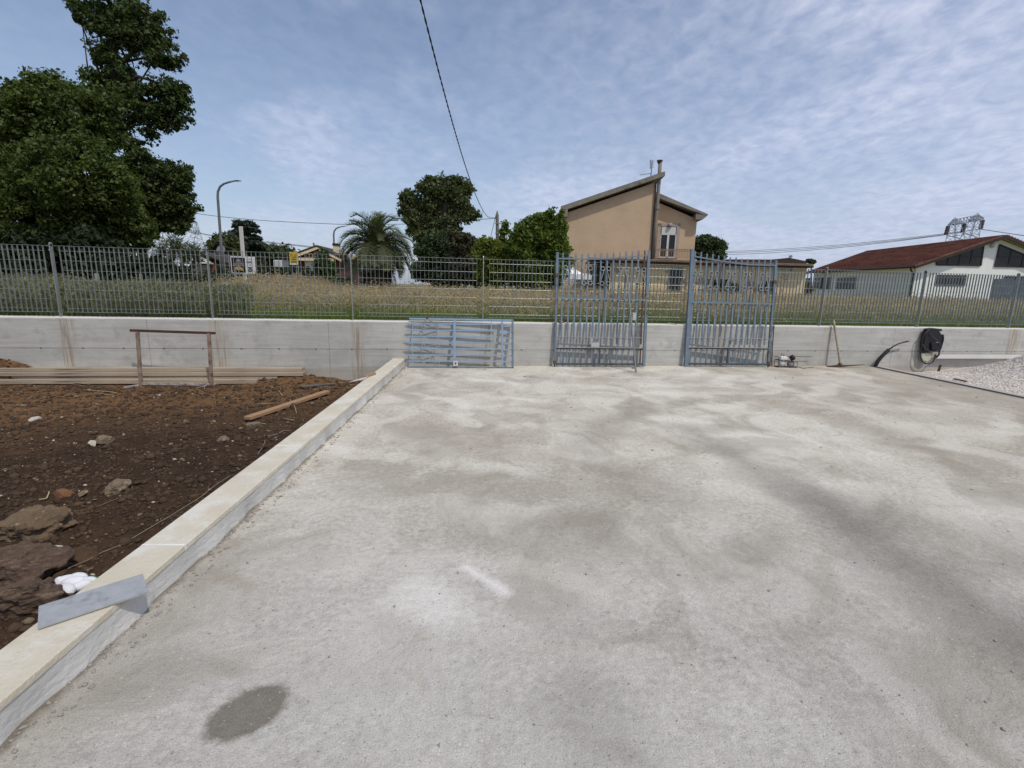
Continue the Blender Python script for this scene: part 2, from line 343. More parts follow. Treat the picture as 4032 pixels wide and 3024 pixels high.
    # dirt against the kerb
    kd = mth(nt, 'ADD', X, mth(nt, 'ADD', mth(nt, 'MULTIPLY', Y, .0466), 1.325))
    kd = mth(nt, 'ADD', kd, mth(nt, 'MULTIPLY', mth(nt, 'SUBTRACT', noise(nt, v, 9, 5, .65), .5), .09))
    col = mix(nt, mth(nt, 'MULTIPLY', mth(nt, 'SUBTRACT', 1, mth(nt, 'DIVIDE', kd, .035, clamp=True)), .75), col, (.12, .10, .075))
    # grain and pits
    g1 = noise(nt, v, 210, 2, .8); g2 = noise(nt, v, 45, 5, .75)
    col = mix(nt, .50, col, mix(nt, ramp(nt, g1, .3, .7), (.30, .30, .29), (.76, .76, .75)), 'OVERLAY')
    col = mix(nt, .20, col, mix(nt, ramp(nt, grit, .32, .68), (.27, .27, .26), (.76, .76, .75)), 'OVERLAY')
    pit = ramp(nt, g2, .30, .40, (1, 1, 1, 1), (0, 0, 0, 1)); col = mix(nt, mth(nt, 'MULTIPLY', pit, .42), col, (.17, .16, .14))
    fleck = ramp(nt, noise(nt, v, 95, 2, .5), .66, .70); col = mix(nt, mth(nt, 'MULTIPLY', fleck, .55), col, (.13, .12, .105))
    chip = ramp(nt, noise(nt, mapping(nt, v, (1, 1, 1), loc=(3, 5, 0)), 42, 2, .5), .70, .725); col = mix(nt, mth(nt, 'MULTIPLY', chip, .6), col, (.15, .14, .12))
    lite = ramp(nt, noise(nt, mapping(nt, v, (1, 1, 1), loc=(7, 1, 0)), 70, 2, .5), .68, .72); col = mix(nt, mth(nt, 'MULTIPLY', lite, .5), col, (.68, .67, .64))
    col = mix(nt, 1, col, (1.015, .985, .960), 'MULTIPLY')
    nt.links.new(col, b.inputs['Base Color']); b.inputs['Roughness'].default_value = .9; b.inputs['Specular IOR Level'].default_value = .15
    h = mth(nt, 'ADD', mth(nt, 'MULTIPLY', g1, .35), mth(nt, 'MULTIPLY', g2, 1.0)); h = mth(nt, 'ADD', h, mth(nt, 'MULTIPLY', noise(nt, w, 5, 6, .6), 3.0))
    bp = N(nt, 'ShaderNodeBump'); bp.inputs['Strength'].default_value = .9; bp.inputs['Distance'].default_value = .007; nt.links.new(h, bp.inputs['Height']); nt.links.new(bp.outputs[0], b.inputs['Normal'])
    return M
def wall_material(zline, joints):
    M = bpy.data.materials.new('cast_concrete_wall'); M.use_nodes = True; nt = M.node_tree; b = nt.nodes['Principled BSDF']
    tc = N(nt, 'ShaderNodeTexCoord'); v = tc.outputs['Object']; sp = N(nt, 'ShaderNodeSeparateXYZ'); nt.links.new(v, sp.inputs[0]); X, ZZ = sp.outputs[0], sp.outputs[2]
    col = mix(nt, ramp(nt, noise(nt, v, 1.4, 7, .62), .35, .65), (.385, .378, .348, 1), (.50, .492, .455, 1))
    pour = noise(nt, mapping(nt, v, (.32, 0, 0)), 1.0, 2); stepz = ramp(nt, mth(nt, 'ADD', ZZ, mth(nt, 'MULTIPLY', noise(nt, v, 3, 3), .02)), zline-.006+.01, zline+.006+.01)
    col = mix(nt, mth(nt, 'MULTIPLY', stepz, mth(nt, 'MULTIPLY_ADD', pour, .5, .0)), col, (.52, .51, .475))
    col = mix(nt, mth(nt, 'MULTIPLY', ramp(nt, noise(nt, mapping(nt, v, (.5, 1, 9)), 2.5, 6, .65), .42, .66), .55), col, (.325, .315, .292))
    col = mix(nt, mth(nt, 'MULTIPLY', ramp(nt, noise(nt, mapping(nt, v, (1, 1, 1), loc=(4, 0, 2)), 4.5, 7, .7), .53, .68), .55), col, (.285, .275, .252))
    # drips under each post
    m0 = mth(nt, 'ABSOLUTE', mth(nt, 'SUBTRACT', mth(nt, 'FRACT', mth(nt, 'ADD', mth(nt, 'DIVIDE', X, 2), .5-.04)), .5))   # distance/2 from post
    near = mth(nt, 'SUBTRACT', 1, mth(nt, 'DIVIDE', m0, .075, clamp=True))
    var = ramp(nt, noise(nt, mapping(nt, v, (.5, 0, 0), loc=(.7, 0, 0)), 1.0, 1), .40, .60)
    dr = ramp(nt, noise(nt, mapping(nt, v, (1, 1, .05)), 26, 3, .6), .47, .58)
    dm = mth(nt, 'MULTIPLY', mth(nt, 'MULTIPLY', near, dr), mth(nt, 'MULTIPLY_ADD', var, .6, .45))
    col = mix(nt, mth(nt, 'MULTIPLY', dm, 1.0, clamp=True), col, (.215, .155, .095)); col = mix(nt, mth(nt, 'MULTIPLY', mth(nt, 'MULTIPLY', near, var), .45), col, (.36, .31, .235))
    # formwork line
    def line(coord, at, wd, k, c=(.17, .165, .155)):
        nonlocal col
        d = mth(nt, 'ABSOLUTE', mth(nt, 'ADD', mth(nt, 'SUBTRACT', coord, at), mth(nt, 'MULTIPLY', mth(nt, 'SUBTRACT', noise(nt, v, 7, 3), .5), .012)))
        mk = mth(nt, 'SUBTRACT', 1, mth(nt, 'DIVIDE', d, wd, clamp=True)); mk = mth(nt, 'MULTIPLY', mk, mth(nt, 'MULTIPLY_ADD', noise(nt, v, 5, 4), 1.2, .2))
        col = mix(nt, mth(nt, 'MULTIPLY', mk, k, clamp=True), col, c); return mk
    l1 = line(ZZ, zline, .008, 1.1)
    for j in joints: line(X, j, .010, .7)
    # tie holes on the line
    vz = N(nt, 'ShaderNodeTexVoronoi'); vz.inputs['Scale'].default_value = 1
    hx = mth(nt, 'ABSOLUTE', mth(nt, 'SUBTRACT', mth(nt, 'FRACT', mth(nt, 'DIVIDE', X, .53)), .5)); hd = mth(nt, 'SQRT', mth(nt, 'ADD', mth(nt, 'POWER', mth(nt, 'MULTIPLY', hx, .53), 2), mth(nt, 'POWER', mth(nt, 'SUBTRACT', ZZ, zline), 2)))
    col = mix(nt, mth(nt, 'MULTIPLY', mth(nt, 'LESS_THAN', hd, .014), .8), col, (.10, .10, .095))
    # earth splash at the foot, top edge painted pale as if sunlit
    foot = mth(nt, 'SUBTRACT', 1, mth(nt, 'DIVIDE', mth(nt, 'ADD', ZZ, mth(nt, 'MULTIPLY', noise(nt, v, 6, 5), .10)), .06, clamp=True)); col = mix(nt, mth(nt, 'MULTIPLY', foot, .4), col, (.28, .24, .18))
    ed = mth(nt, 'DIVIDE', mth(nt, 'SUBTRACT', mth(nt, 'ADD', ZZ, mth(nt, 'MULTIPLY', noise(nt, v, 20, 4), .03)), .690), .012, clamp=True); col = mix(nt, mth(nt, 'MULTIPLY', ed, .9), col, (.60, .585, .55))
    gr = noise(nt, v, 70, 5, .75); col = mix(nt, .3, col, mix(nt, gr, (.3, .3, .3), (.75, .75, .75)), 'OVERLAY')
    nt.links.new(col, b.inputs['Base Color']); b.inputs['Roughness'].default_value = .9; b.inputs['Specular IOR Level'].default_value = .15
    h = mth(nt, 'ADD', gr, mth(nt, 'MULTIPLY', l1, -2)); bp = N(nt, 'ShaderNodeBump'); bp.inputs['Strength'].default_value = .35; bp.inputs['Distance'].default_value = .006
    nt.links.new(h, bp.inputs['Height']); nt.links.new(bp.outputs[0], b.inputs['Normal']); return M
def soil_material():
    M = bpy.data.materials.new('turned_soil'); M.use_nodes = True; nt = M.node_tree; b = nt.nodes['Principled BSDF']
    tc = N(nt, 'ShaderNodeTexCoord'); v = tc.outputs['Object']; sp = N(nt, 'ShaderNodeSeparateXYZ'); nt.links.new(v, sp.inputs[0])
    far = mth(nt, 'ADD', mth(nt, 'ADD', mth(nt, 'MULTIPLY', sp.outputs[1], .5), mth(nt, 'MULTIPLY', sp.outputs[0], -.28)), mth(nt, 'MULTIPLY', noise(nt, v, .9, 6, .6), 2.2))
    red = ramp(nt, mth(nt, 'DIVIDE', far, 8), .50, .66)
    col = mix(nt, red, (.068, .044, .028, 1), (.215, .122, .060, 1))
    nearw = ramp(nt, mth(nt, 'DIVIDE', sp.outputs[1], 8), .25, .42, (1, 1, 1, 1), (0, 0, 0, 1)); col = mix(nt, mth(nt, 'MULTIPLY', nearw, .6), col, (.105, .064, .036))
    col = mix(nt, ramp(nt, noise(nt, v, 9, 7, .7), .35, .7), mix(nt, .62, col, (.020, .014, .011)), col)
    sp2 = ramp(nt, noise(nt, v, 55, 4, .7), .58, .68); col = mix(nt, mth(nt, 'MULTIPLY', sp2, .4), col, (.20, .14, .085))
    nt.links.new(col, b.inputs['Base Color']); b.inputs['Roughness'].default_value = 1; b.inputs['Specular IOR Level'].default_value = .05
    bp = N(nt, 'ShaderNodeBump'); bp.inputs['Strength'].default_value = 1; bp.inputs['Distance'].default_value = .02
    nt.links.new(mth(nt, 'ADD', noise(nt, v, 28, 7, .75), mth(nt, 'MULTIPLY', noise(nt, v, 90, 4, .7), .4)), bp.inputs['Height']); nt.links.new(bp.outputs[0], b.inputs['Normal']); return M
M_soil = soil_material()

# ------------------------------------------------------------------ numpy noise for terrain
_tab = rng.random((256, 256))
def vnoise(x, y):
    xi = np.floor(x).astype(int); yi = np.floor(y).astype(int); fx = x-xi; fy = y-yi; fx = fx*fx*(3-2*fx); fy = fy*fy*(3-2*fy)
    a = _tab[xi % 256, yi % 256]; b = _tab[(xi+1) % 256, yi % 256]; c = _tab[xi % 256, (yi+1) % 256]; d = _tab[(xi+1) % 256, (yi+1) % 256]
    return (a*(1-fx)+b*fx)*(1-fy)+(c*(1-fx)+d*fx)*fy
def fbm(x, y, o=4, g=.5):
    r = 0; a = 1; t = 0
    for i in range(o): r = r+a*vnoise(x*2**i+17*i, y*2**i+31*i); t += a; a *= g
    return r/t
def soil_h(x, y):
    x = np.asarray(x, float); y = np.asarray(y, float)
    base = -.10-.10*np.clip((y-1.5)/4, 0, 1)
    h = base+.09*(fbm(x*.9, y*.9, 3)-.5)+.095*(fbm(x*4.2, y*4.2, 6, .68)-.5)
    s = (x-WO.x)*WD.x+(y-WO.y)*WD.y; n = (x-WO.x)*WN.x+(y-WO.y)*WN.y
    band = np.exp(-((n+.42)/.33)**2)*np.clip((3.4-s)/.5, 0, 1); h = h*(1-band)+(-.235)*band      # trodden strip where the planks lie
    h = h+.34*np.exp(-((s+.75)/.60)**2-((n+.13)/.07)**2)           # heap against the wall
    h = h+.10*np.exp(-((s-3.05)/.45)**2-((n+.25)/.22)**2)
    kx = -1.5154-.0466*y
    edge = np.clip((x-(kx-.35))/.33, 0, 1)
    return h*(1-edge*.0)-.02*edge
def grid(name, x0, x1, y0, y1, nx, ny, hf, mat, keep=None, smooth=True):
    xs = np.linspace(x0, x1, nx); ys = np.linspace(y0, y1, ny); X, Y = np.meshgrid(xs, ys); Hh = hf(X, Y)
    V = np.stack([X, Y, Hh], -1).reshape(-1, 3); i = np.arange(nx*ny).reshape(ny, nx)
    Fq = np.stack([i[:-1, :-1], i[:-1, 1:], i[1:, 1:], i[1:, :-1]], -1).reshape(-1, 4)
    if keep is not None:
        cx = V[Fq, 0].mean(1); cy = V[Fq, 1].mean(1); Fq = Fq[keep(cx, cy)]
    return npmesh(name, V, Fq, 4, mat, smooth=smooth)

# ------------------------------------------------------------------ SETTING
FIELD_Z = .63
M_ground = mat('bare_ground', (.16, .12, .08), (.11, .08, .05), 1, .95, .3, 20)
g = MB(); g.add([(-60, -40, -.42), (60, -40, -.42), (60, 14, -.42), (-60, 14, -.42)], [(0, 1, 2, 3)]); tag(g.build('ground', M_ground), kind='structure')
M_field = mat('field_earth', (.12, .15, .045), (.20, .18, .085), 1.2, .95, .4, 12, 0, (.16, .13, .07), .5)
def wl(s, off, z): p = WO+WD*s+WN*off; return (p.x, p.y, z)
g = MB(); a = wl(-60, .118, FIELD_Z); b = wl(70, .118, FIELD_Z)
g.add([a, b, (1500, 200, FIELD_Z), (1500, 1800, FIELD_Z), (-1500, 1800, FIELD_Z), (-1500, 40, FIELD_Z)], [(0, 1, 2, 3, 4, 5)]); tag(g.build('field', M_field), kind='structure')
kerbN = lambda y: -1.5154+.188-.0466*y
sl = MB()
pR = [G(3439, 1446), G(4032, 1571)]
chx = lambda y: pR[0].x+(pR[1].x-pR[0].x)*(y-pR[0].y)/(pR[1].y-pR[0].y)
sl.prism([(kerbN(-5)+.01, -5, 0), (chx(-5)+.0, -5, 0), (chx(8.94), 8.94, 0), (*wl(12.95, -.082, 0)[:2], 0), (*wl(4.72, -.082, 0)[:2], 0)], (0, 0, -.3))
slab = tag(sl.build('concrete_yard', slab_material()), kind='structure')
st = MB(); st.prism([(chx(-5)+.13, -5, -.004), (chx(-5)+.30, -5, -.004), (chx(9)+.30, 9.05, -.004), (chx(9)+.13, 9.02, -.004)], (0, 0, -.3))
tag(st.build('concrete_strip', mat('strip_concrete', (.40, .38, .34), (.33, .31, .28), 3, .9, .3, 30)), kind='structure')
# soil bed
def soil_keep(cx, cy):
    n = (cx-WO.x)*WN.x+(cy-WO.y)*WN.y
    return (n < -.05) & (cx < -1.5154-.0466*cy+.03)
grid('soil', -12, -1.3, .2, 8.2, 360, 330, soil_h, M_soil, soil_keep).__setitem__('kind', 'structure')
# gravel bed
def grav_h(x, y):
    h = -.13+.03*(fbm(x*4, y*4, 3)-.5)
    h = h+.46*np.exp(-(np.hypot((x-8.85)/.62, (y-8.35)/.75))**1.5)+.22*np.exp(-((x-9.4)/.7)**2-((y-7.6)/.8)**2)
    h = h+.05*np.exp(-((x-7.5)/.4)**2-((y-8.7)/.25)**2)
    return h+.03*(fbm(x*9, y*9, 4, .6)-.5)
grid('gravel_bed', 6.7, 14, 2, 9.9, 200, 220, grav_h, M_graveln, lambda cx, cy: ((cx-WO.x)*WN.x+(cy-WO.y)*WN.y < -.05) & (cx > chx(cy)+.27)).__setitem__('kind', 'structure')

# scattered small solids as one mesh (deformed octahedra/icospheres)
ICO_V = None
def stones(name, pts, sizes, mat, flat=.7, seed=1, label=None, cat=None):
    import bmesh
    bm = bmesh.new(); bmesh.ops.create_icosphere(bm, subdivisions=1, radius=1); iv = np.array([v.co[:] for v in bm.verts]); bm.verts.index_update(); fc = np.array([[v.index for v in f.verts] for f in bm.faces]); bm.free()
    r = np.random.default_rng(seed); n = len(pts); pts = np.asarray(pts); sizes = np.asarray(sizes)
    K = 1+r.uniform(-.28, .28, (n, len(iv))); sc = np.stack([r.uniform(.7, 1.3, n), r.uniform(.7, 1.3, n), flat*r.uniform(.6, 1.2, n)], -1)
    a = r.uniform(0, 6.28, n); ca, sa = np.cos(a), np.sin(a)
    L = iv[None]*K[..., None]*sc[:, None]*sizes[:, None, None]
    x = L[..., 0]*ca[:, None]-L[..., 1]*sa[:, None]; y = L[..., 0]*sa[:, None]+L[..., 1]*ca[:, None]
    V = np.stack([x, y, L[..., 2]], -1)+pts[:, None]
    Fc = (fc[None]+np.arange(n)[:, None, None]*len(iv)).reshape(-1, 3)
    o = npmesh(name, V.reshape(-1, 3), Fc, 3, mat); tag(o, label, cat, kind='stuff'); return o
def scatter_soil(n, x0=-8, near=True):
    y = .9+6.6*rng.random(n)**1.6; xl = -1.56-.0466*y; wdt = .35+y*1.05; x = xl-wdt*rng.random(n)
    return x, y
x, y = scatter_soil(30000); h = soil_h(x, y); sz = rng.lognormal(math.log(.0065), .62, len(x)).clip(.003, .034)*(.5+y*.15)
ok = (x-WO.x)*WN.x+(y-WO.y)*WN.y < -.12
stones('soil_crumbs', np.stack([x, y, h+sz*.2], -1)[ok], sz[ok], M_clod, .75, 3, 'loose dark brown clods lying all over the turned soil', 'soil clods')
x, y = scatter_soil(2600); h = soil_h(x, y); sz = rng.lognormal(math.log(.007), .5, len(x)).clip(.004, .024)*(.5+y*.13); ok = (x-WO.x)*WN.x+(y-WO.y)*WN.y < -.12
stones('tan_pebbles', np.stack([x, y, h+sz*.3], -1)[ok], sz[ok], M_stone, .7, 4, 'small tan stones strewn through the dark soil', 'pebbles')
x, y = scatter_soil(330); h = soil_h(x, y); sz = rng.lognormal(math.log(.006), .5, len(x)).clip(.004, .018)*(.5+y*.13); ok = (x-WO.x)*WN.x+(y-WO.y)*WN.y < -.12
stones('pale_pebbles', np.stack([x, y, h+sz*.4], -1)[ok], sz[ok], M_pale, .7, 5, 'tiny whitish pebbles strewn through the dark soil', 'pebbles')
n = 42000; y = 4.5+4.6*rng.random(n); x = 6.85+5.2*rng.random(n); ok = ((x-WO.x)*WN.x+(y-WO.y)*WN.y < -.12) & (x > chx(y)+.32); x, y = x[ok], y[ok]
stones('gravel_stones', np.stack([x, y, grav_h(x, y)], -1), rng.uniform(.006, .017, len(x)), M_graveln, .7, 6, 'white and pinkish crushed gravel heaped beside the drain channel', 'gravel')
n = 1500; y = .8+7*rng.random(n)**1.3; x = kerbN(y)+.03+(6.3-kerbN(y))*rng.random(n); sz = rng.lognormal(math.log(.0022), .55, n).clip(.0012, .010)*(.7+y*.12)
k = 700; y2 = .9+6.8*rng.random(k); x2 = kerbN(y2)+.008+.09*rng.random(k)**2.5; s2 = rng.uniform(.003, .009, k)
stones('concrete_crumbs', np.stack([np.r_[x, x2], np.r_[y, y2], np.r_[sz, s2]*.3], -1), np.r_[sz, s2], mat('crumb_grey', (.22, .20, .17), (.33, .31, .28), 30, .9), .6, 8, 'fine grey crumbs of mortar scattered on the concrete yard', 'crumbs')

# ------------------------------------------------------------------ retaining wall
wp = wallpl(-.08)
zl = sum(wp.hit(px, py)[1] for px, py in ((2400, 1379), (2690, 1380), (400, 1372)))/3
js = [wp.hit(586, 1350)[0], wp.hit(1298, 1400)[0], wp.hit(3520, 1330)[0], wp.hit(3968, 1350)[0]]
Mw = Matrix.Identity(4)
for i in range(3): Mw[i][0] = WD[i]; Mw[i][1] = WN[i]; Mw[i][2] = Z[i]; Mw[i][3] = WO[i]
w = MB(); n_s = 160; rs = np.random.default_rng(3); ss = np.linspace(-9, 30, n_s); dz = (rs.random(n_s)-.5)*.008
prof = lambda i: [(ss[i], -.08, -.5), (ss[i], -.08, .693+dz[i]), (ss[i], -.07, .703+dz[i]), (ss[i], .10, .706+dz[i]*.4), (ss[i], .115, .698), (ss[i], .115, -.5)]
for i in range(n_s): w.v += prof(i)
for i in range(n_s-1):
    for j in range(5): w.f.append((i*6+j, (i+1)*6+j, (i+1)*6+j+1, i*6+j+1))
tag(w.build('retaining_wall', wall_material(zl, js), M=Mw), 'long grey cast concrete retaining wall stained brown below the fence posts', 'wall')

# ------------------------------------------------------------------ fence
fence = thing('wire_fence', 'galvanised steel grid fence standing on top of the concrete wall', 'fence', M=Mw)
pm = MB().box(-.005, .005, -.030, .030, .69, 1.70).lathe((0, -.034, .78), [(.012, -.004), (.012, .004)], 8, Vector((0, 1, 0))).lathe((0, -.034, 1.62), [(.012, -.004), (.012, .004)], 8, Vector((0, 1, 0)))
pm.lathe((0, .0, 1.697), [(.030, -.005), (.030, .005)], 12, Vector((1, 0, 0)))
post0 = pm.build('post', M_galv, fence); post0.location = (0, 0, 0)
pn = MB()
top, bot, cell = 1.677, .772, .1320
nb = 30; us = [.10+i*1.8/(nb-1) for i in range(nb)]
for u in us: pn.box(u-.0011, u+.0011, -.0125, .0125, bot, top)
pn.box(.022, 1.978, -.0125, .0125, top, top+.004); pn.box(.06, 1.94, -.0125, .0125, bot-.004, bot)
zr = [top-.066-i*cell for i in range(7)]
for z in zr: pn.tube([(us[0]-.005, 0, z), (us[-1]+.005, 0, z)], .0026, 6)
panel0 = pn.build('grid_panel', M_galv, fence)
for k in range(-3, 13):
    if k != 0: p = post0.copy(); COL.objects.link(p); p.parent = fence; p.location = (2*k, 0, 0)
    if k != 0 and k < 12: p = panel0.copy(); COL.objects.link(p); p.parent = fence; p.location = (2*k, 0, 0)

# ------------------------------------------------------------------ kerb
KD = Vector((-.0466, 1, 0)).normalized(); KN = Vector((KD.y, -KD.x, 0)); KO = Vector((-1.5154, 0, 0))
Mk = Matrix.Identity(4)
for i in range(3): Mk[i][0] = KN[i]; Mk[i][1] = KD[i]; Mk[i][2] = Z[i]; Mk[i][3] = KO[i]
kerb = thing('marble_kerb', 'low rendered kerb wall capped with cream marble slabs beside the soil bed', 'kerb', M=Mk)
M_marble = mat('cream_marble', (.60, .56, .46), (.52, .465, .36), 3.5, .7, .45, 50, 0, (.62, .60, .53), 5, t3=(.48, .62))
M_render = mat('kerb_render', (.58, .575, .55), (.46, .455, .43), 3, .9, .45, 26, 0, (.66, .65, .63), 2.2, stretch=(1, .7, 1.3))
kb = MB(); ny = 150
for i in range(ny+1):
    yy = -3+10.9*i/ny; wob = .006*math.sin(yy*9)+.005*math.sin(yy*23+1)+rng.normal()*.0015
    for xx, zq in ((.012, -.45), (.012, .0915), (.1845+wob*.15, .0915), (.184+wob*.5, .05), (.186+wob, .02), (.192+wob*1.5, -.02)): kb.v.append((xx, yy, zq))
for i in range(ny):
    for j in range(5): kb.f.append((i*6+j, i*6+j+1, (i+1)*6+j+1, (i+1)*6+j))
kb.build('rendered_base', M_render, kerb)
yj = [(Vector(G(*p, .12))-KO).dot(KD) for p in ((638, 2145), (1094, 1754))]; step = yj[1]-yj[0]
ys = [yj[0]+step*i for i in range(-3, 6)]
ys = [y for y in ys if y < 7.4]
tops = [-3]+[y for y in ys if y > -2.9]+[7.86]
for a, b in zip(tops[:-1], tops[1:]):
    MB().box(0, .188, a+.004, b-.004, .092, .12).build('coping_slab', M_marble, kerb, bevel=.004)
    if b < 7.5: MB().box(.003, .186, b-.006, b+.006, .094, .1212).build('grout_joint', mat('white_grout', (.75, .74, .71), None, 6, .9), kerb)

# ------------------------------------------------------------------ gates
def lean_plane(pa, pb, ztop, offtop):
    A, B = G(*pa), G(*pb); ob = (A-WO).dot(WN)
    U = (B-A).normalized(); V = (WN*(offtop-ob)+Z*ztop)
    V = (V-U*V.dot(U)).normalized()
    return Plane(A, U, V), (B-A).length
def spiral(cx, cy, r, a0, turns, sgn, n=14):
    return [(cx+r*(1-.25*i/n)*math.cos(a0+sgn*turns*2*math.pi*i/n), cy+r*(1-.25*i/n)*math.sin(a0+sgn*turns*2*math.pi*i/n)) for i in range(n+1)]
def scroll(mb, cu, v0, v1, side, r=.038, w=.0):
    """vertical S-free scroll: circle at v1 (top) and v0 (bottom) joined by a slanting bar; side = +-1"""
    t = spiral(cu, v1, r, math.pi if side > 0 else 0, .9, -1 if side > 0 else 1)
    b = spiral(cu, v0, r, 0 if side > 0 else math.pi, .9, -1 if side > 0 else 1)
    pts = [(x, y, w) for x, y in reversed(t)]+[(x, y, w) for x, y in b]
    mb.tube(pts, .0065, 5)
def gate_leaf(pl, Wd, label, mirror, vs, hl, hr):
    root = thing('iron_gate_leaf', label, 'gate leaf', M=pl.mat(), group='pair of blue gate leaves leaning on the wall')
    vb, vp, vrod, vend, vmid, vt0, vt1 = vs
    f = (lambda u: Wd-u) if mirror else (lambda u: u)
    rail = lambda u: vt0+(vt1-vt0)*(max(0, u/Wd-.30)/.70)**1.35
    def box(mb, u0, u1, v0, v1, w0, w1):
        a, b = sorted((f(u0), f(u1))); mb.box(a, b, v0, v1, w0, w1)
    # hinge stile, meeting stile
    mb = MB(); box(mb, 0, .035, .06, vmid*.0+hl*.83, -.018, .018); mb.build('hinge_stile', M_bluegrey, root)
    mb = MB(); box(mb, 0, .038, hl*.83, hl, -.02, .02); a = f(.019); mb.lathe((a, hl, 0), [(.03, 0), (.03, .008), (.012, .02)], 10, Vector((0, 1, 0))); mb.build('stile_top', M_blue, root)
    mb = MB(); box(mb, .004, .022, -.0, .07, -.012, .012); box(mb, -.006, .03, .05, .10, -.022, .022); mb.build('hinge_pin', M_rust, root)
    mb = MB(); box(mb, -.008, .045, hl*.80, hl*.825, -.026, .026); mb.build('hinge_collar', M_rust, root)
    mb = MB(); box(mb, Wd-.030, Wd-.008, .012, hr*.97, -.02, .012); mb.build('meeting_stile', M_bluegrey, root)
    if mirror:
        mb = MB(); box(mb, Wd-.012, Wd+.012, .01, hr, -.02, .03); box(mb, Wd-.05, Wd-.012, .01, hr*.99, .012, .018); mb.build('cover_strip', M_blue, root)
    else:
        mb = MB(); box(mb, Wd-.028, Wd+.016, hr*.635, hr+.01, .012, .024); mb.build('cover_strip', M_blue, root)
        mb = MB(); box(mb, Wd-.034, Wd+.012, .012, hr*.455, .012, .024); mb.build('cover_strip', M_blue, root)
    # rails
    mb = MB(); box(mb, .035, Wd-.03, vb-.018, vb+.018, -.018, .016); mb.build('bottom_rail', M_darkb, root)
    mb = MB(); box(mb, .035, Wd-.03, vp+.004, vp+.014, -.022, .020); mb.build('panel_rail', M_scroll, root)
    mb = MB(); box(mb, .035, Wd-.03, vp-.018, vp+.003, -.022, -.014); mb.build('rail_web', M_darkb, root)
    mb = MB(); box(mb, .03, Wd-.02, vmid-.014, vmid+.014, -.004, .022); mb.build('middle_rail', M_blue, root)
    mb = MB(); pts = [(f(u), rail(u), .016) for u in np.linspace(.03, Wd-.02, 24)]
    for a, b in zip(pts[:-1], pts[1:]): mb.bar(a, b, .010, .022, up=(0, 1, 0))
    mb.build('top_rail', M_blue, root)
    mb = MB(); mb.tube([(f(.03), vrod, .012), (f(Wd-.02), vrod, .012)], .007, 6)
    for q in (.045, .25, .62, .80): mb.tube([(f(q*Wd)+.02*math.cos(t), vrod-.006+.018*math.sin(t), .012) for t in np.linspace(math.pi, 2*math.pi, 8)], .003, 5)
    mb.build('tie_rod', M_galv, root)
    mb = MB(); box(mb, Wd/2-.010, Wd/2+.010, vb, vp, -.016, .012); mb.build('panel_divider', M_darkb, root)
    # pickets
    npk = 14; du = (Wd-.035-.03)/(npk+.15)
    for i in range(npk):
        u = .035+du*(i+.75); mb = MB(); a = f(u); tall = .085 if i % 2 == 0 else .075; rr = rail(u); tp = rr+tall
        mtl = M_rust if (not mirror and i == 13) else (M_bluegrey if i in (3, 8, 12) else M_blue)
        mb.box(a-.013, a+.013, vend, rr+.012, -.009, .004)
        # spear: flat cast head
        sh = [(-.013, rr+.012), (-.012, rr+.040), (-.007, rr+.048), (-.015, rr+.068), (-.009, tp+.004), (0, tp+.016), (.009, tp+.004), (.015, rr+.068), (.007, rr+.048), (.012, rr+.040), (.013, rr+.012)]
        mb.prism([(a+x, y, -.004) for x, y in sh], (0, 0, .007))
        if i % 2 == 0 or mirror and i < 7:
            for sd in (-1, 1): mb.tube([(a+sd*.008, rr+.030, 0), (a+sd*.020, rr+.040, 0), (a+sd*.026, rr+.034, 0)], .0025, 5)
        mb.prism([(a-.013, vend, -.009), (a, vend-.016, -.009), (a+.013, vend, -.009)], (0, 0, .012))
        mb.build('picket', mtl, root)
        if abs(u-Wd/2) > .03 or True: MB().box(a-.011, a+.011, vb+.018, vp-.018, -.012, -.002).build('lower_picket', mtl, root)
    # scrolls in pairs
    for j in range(5):
        uc = .035+du*(1.75+j*2.92)-.01; mb = MB()
        if uc > Wd-.12: uc = Wd-.13
        for sd in (-1, 1): scroll(mb, f(uc)+sd*du*.5, vmid+.25, vmid+.48, sd, du*.34, .014)
        mb.build('scrollwork', M_scroll, root)
    # latch
    mb = MB(); q = Wd*.45 if not mirror else Wd*.47
    if not mirror: box(mb, Wd*.40, Wd*.49, vp+.02, vrod+.01, .006, .010); mb.build('latch_plate', mat('bare_plate', (.42, .42, .42), (.35, .35, .35), 6, .6), root)
    mb = MB(); box(mb, q-.04, q+.05, vrod-.045, vrod-.012, .012, .035); mb.tube([(f(q-.05), vrod-.028, .04), (f(q+.07), vrod-.028, .04)], .006, 6); mb.build('bolt', M_metalg, root)
    return root
pl1, W1 = lean_plane((2180, 1444), (2536, 1445), 1.677, -.035)
v_at = lambda pl, px, py: pl.hit(px, py)[1]
vs1 = [v_at(pl1, 2300, 1434), v_at(pl1, 2300, 1371), v_at(pl1, 2300, 1328), v_at(pl1, 2300, 1352), v_at(pl1, 2300, 1176), v_at(pl1, 2230, 1018.8), v_at(pl1, 2540, 1005.5)]
gate_leaf(pl1, W1, 'blue-grey spiked iron gate leaf leaning on the fence, rod propped against its front', False, vs1, v_at(pl1, 2199, 999), v_at(pl1, 2553, 990))
pl2, W2 = lean_plane((2696, 1443), (3027, 1446), 1.677, -.035)
vs2 = [v_at(pl2, 2860, 1434), v_at(pl2, 2860, 1371), v_at(pl2, 2860, 1332), v_at(pl2, 2860, 1355), v_at(pl2, 2860, 1193), v_at(pl2, 3000, 1044), v_at(pl2, 2700, 1007)]
gate_leaf(pl2, W2, 'blue-grey spiked iron gate leaf leaning on the fence, nearest the pickaxe', True, vs2, v_at(pl2, 3029, 1029.6), v_at(pl2, 2697, 980))

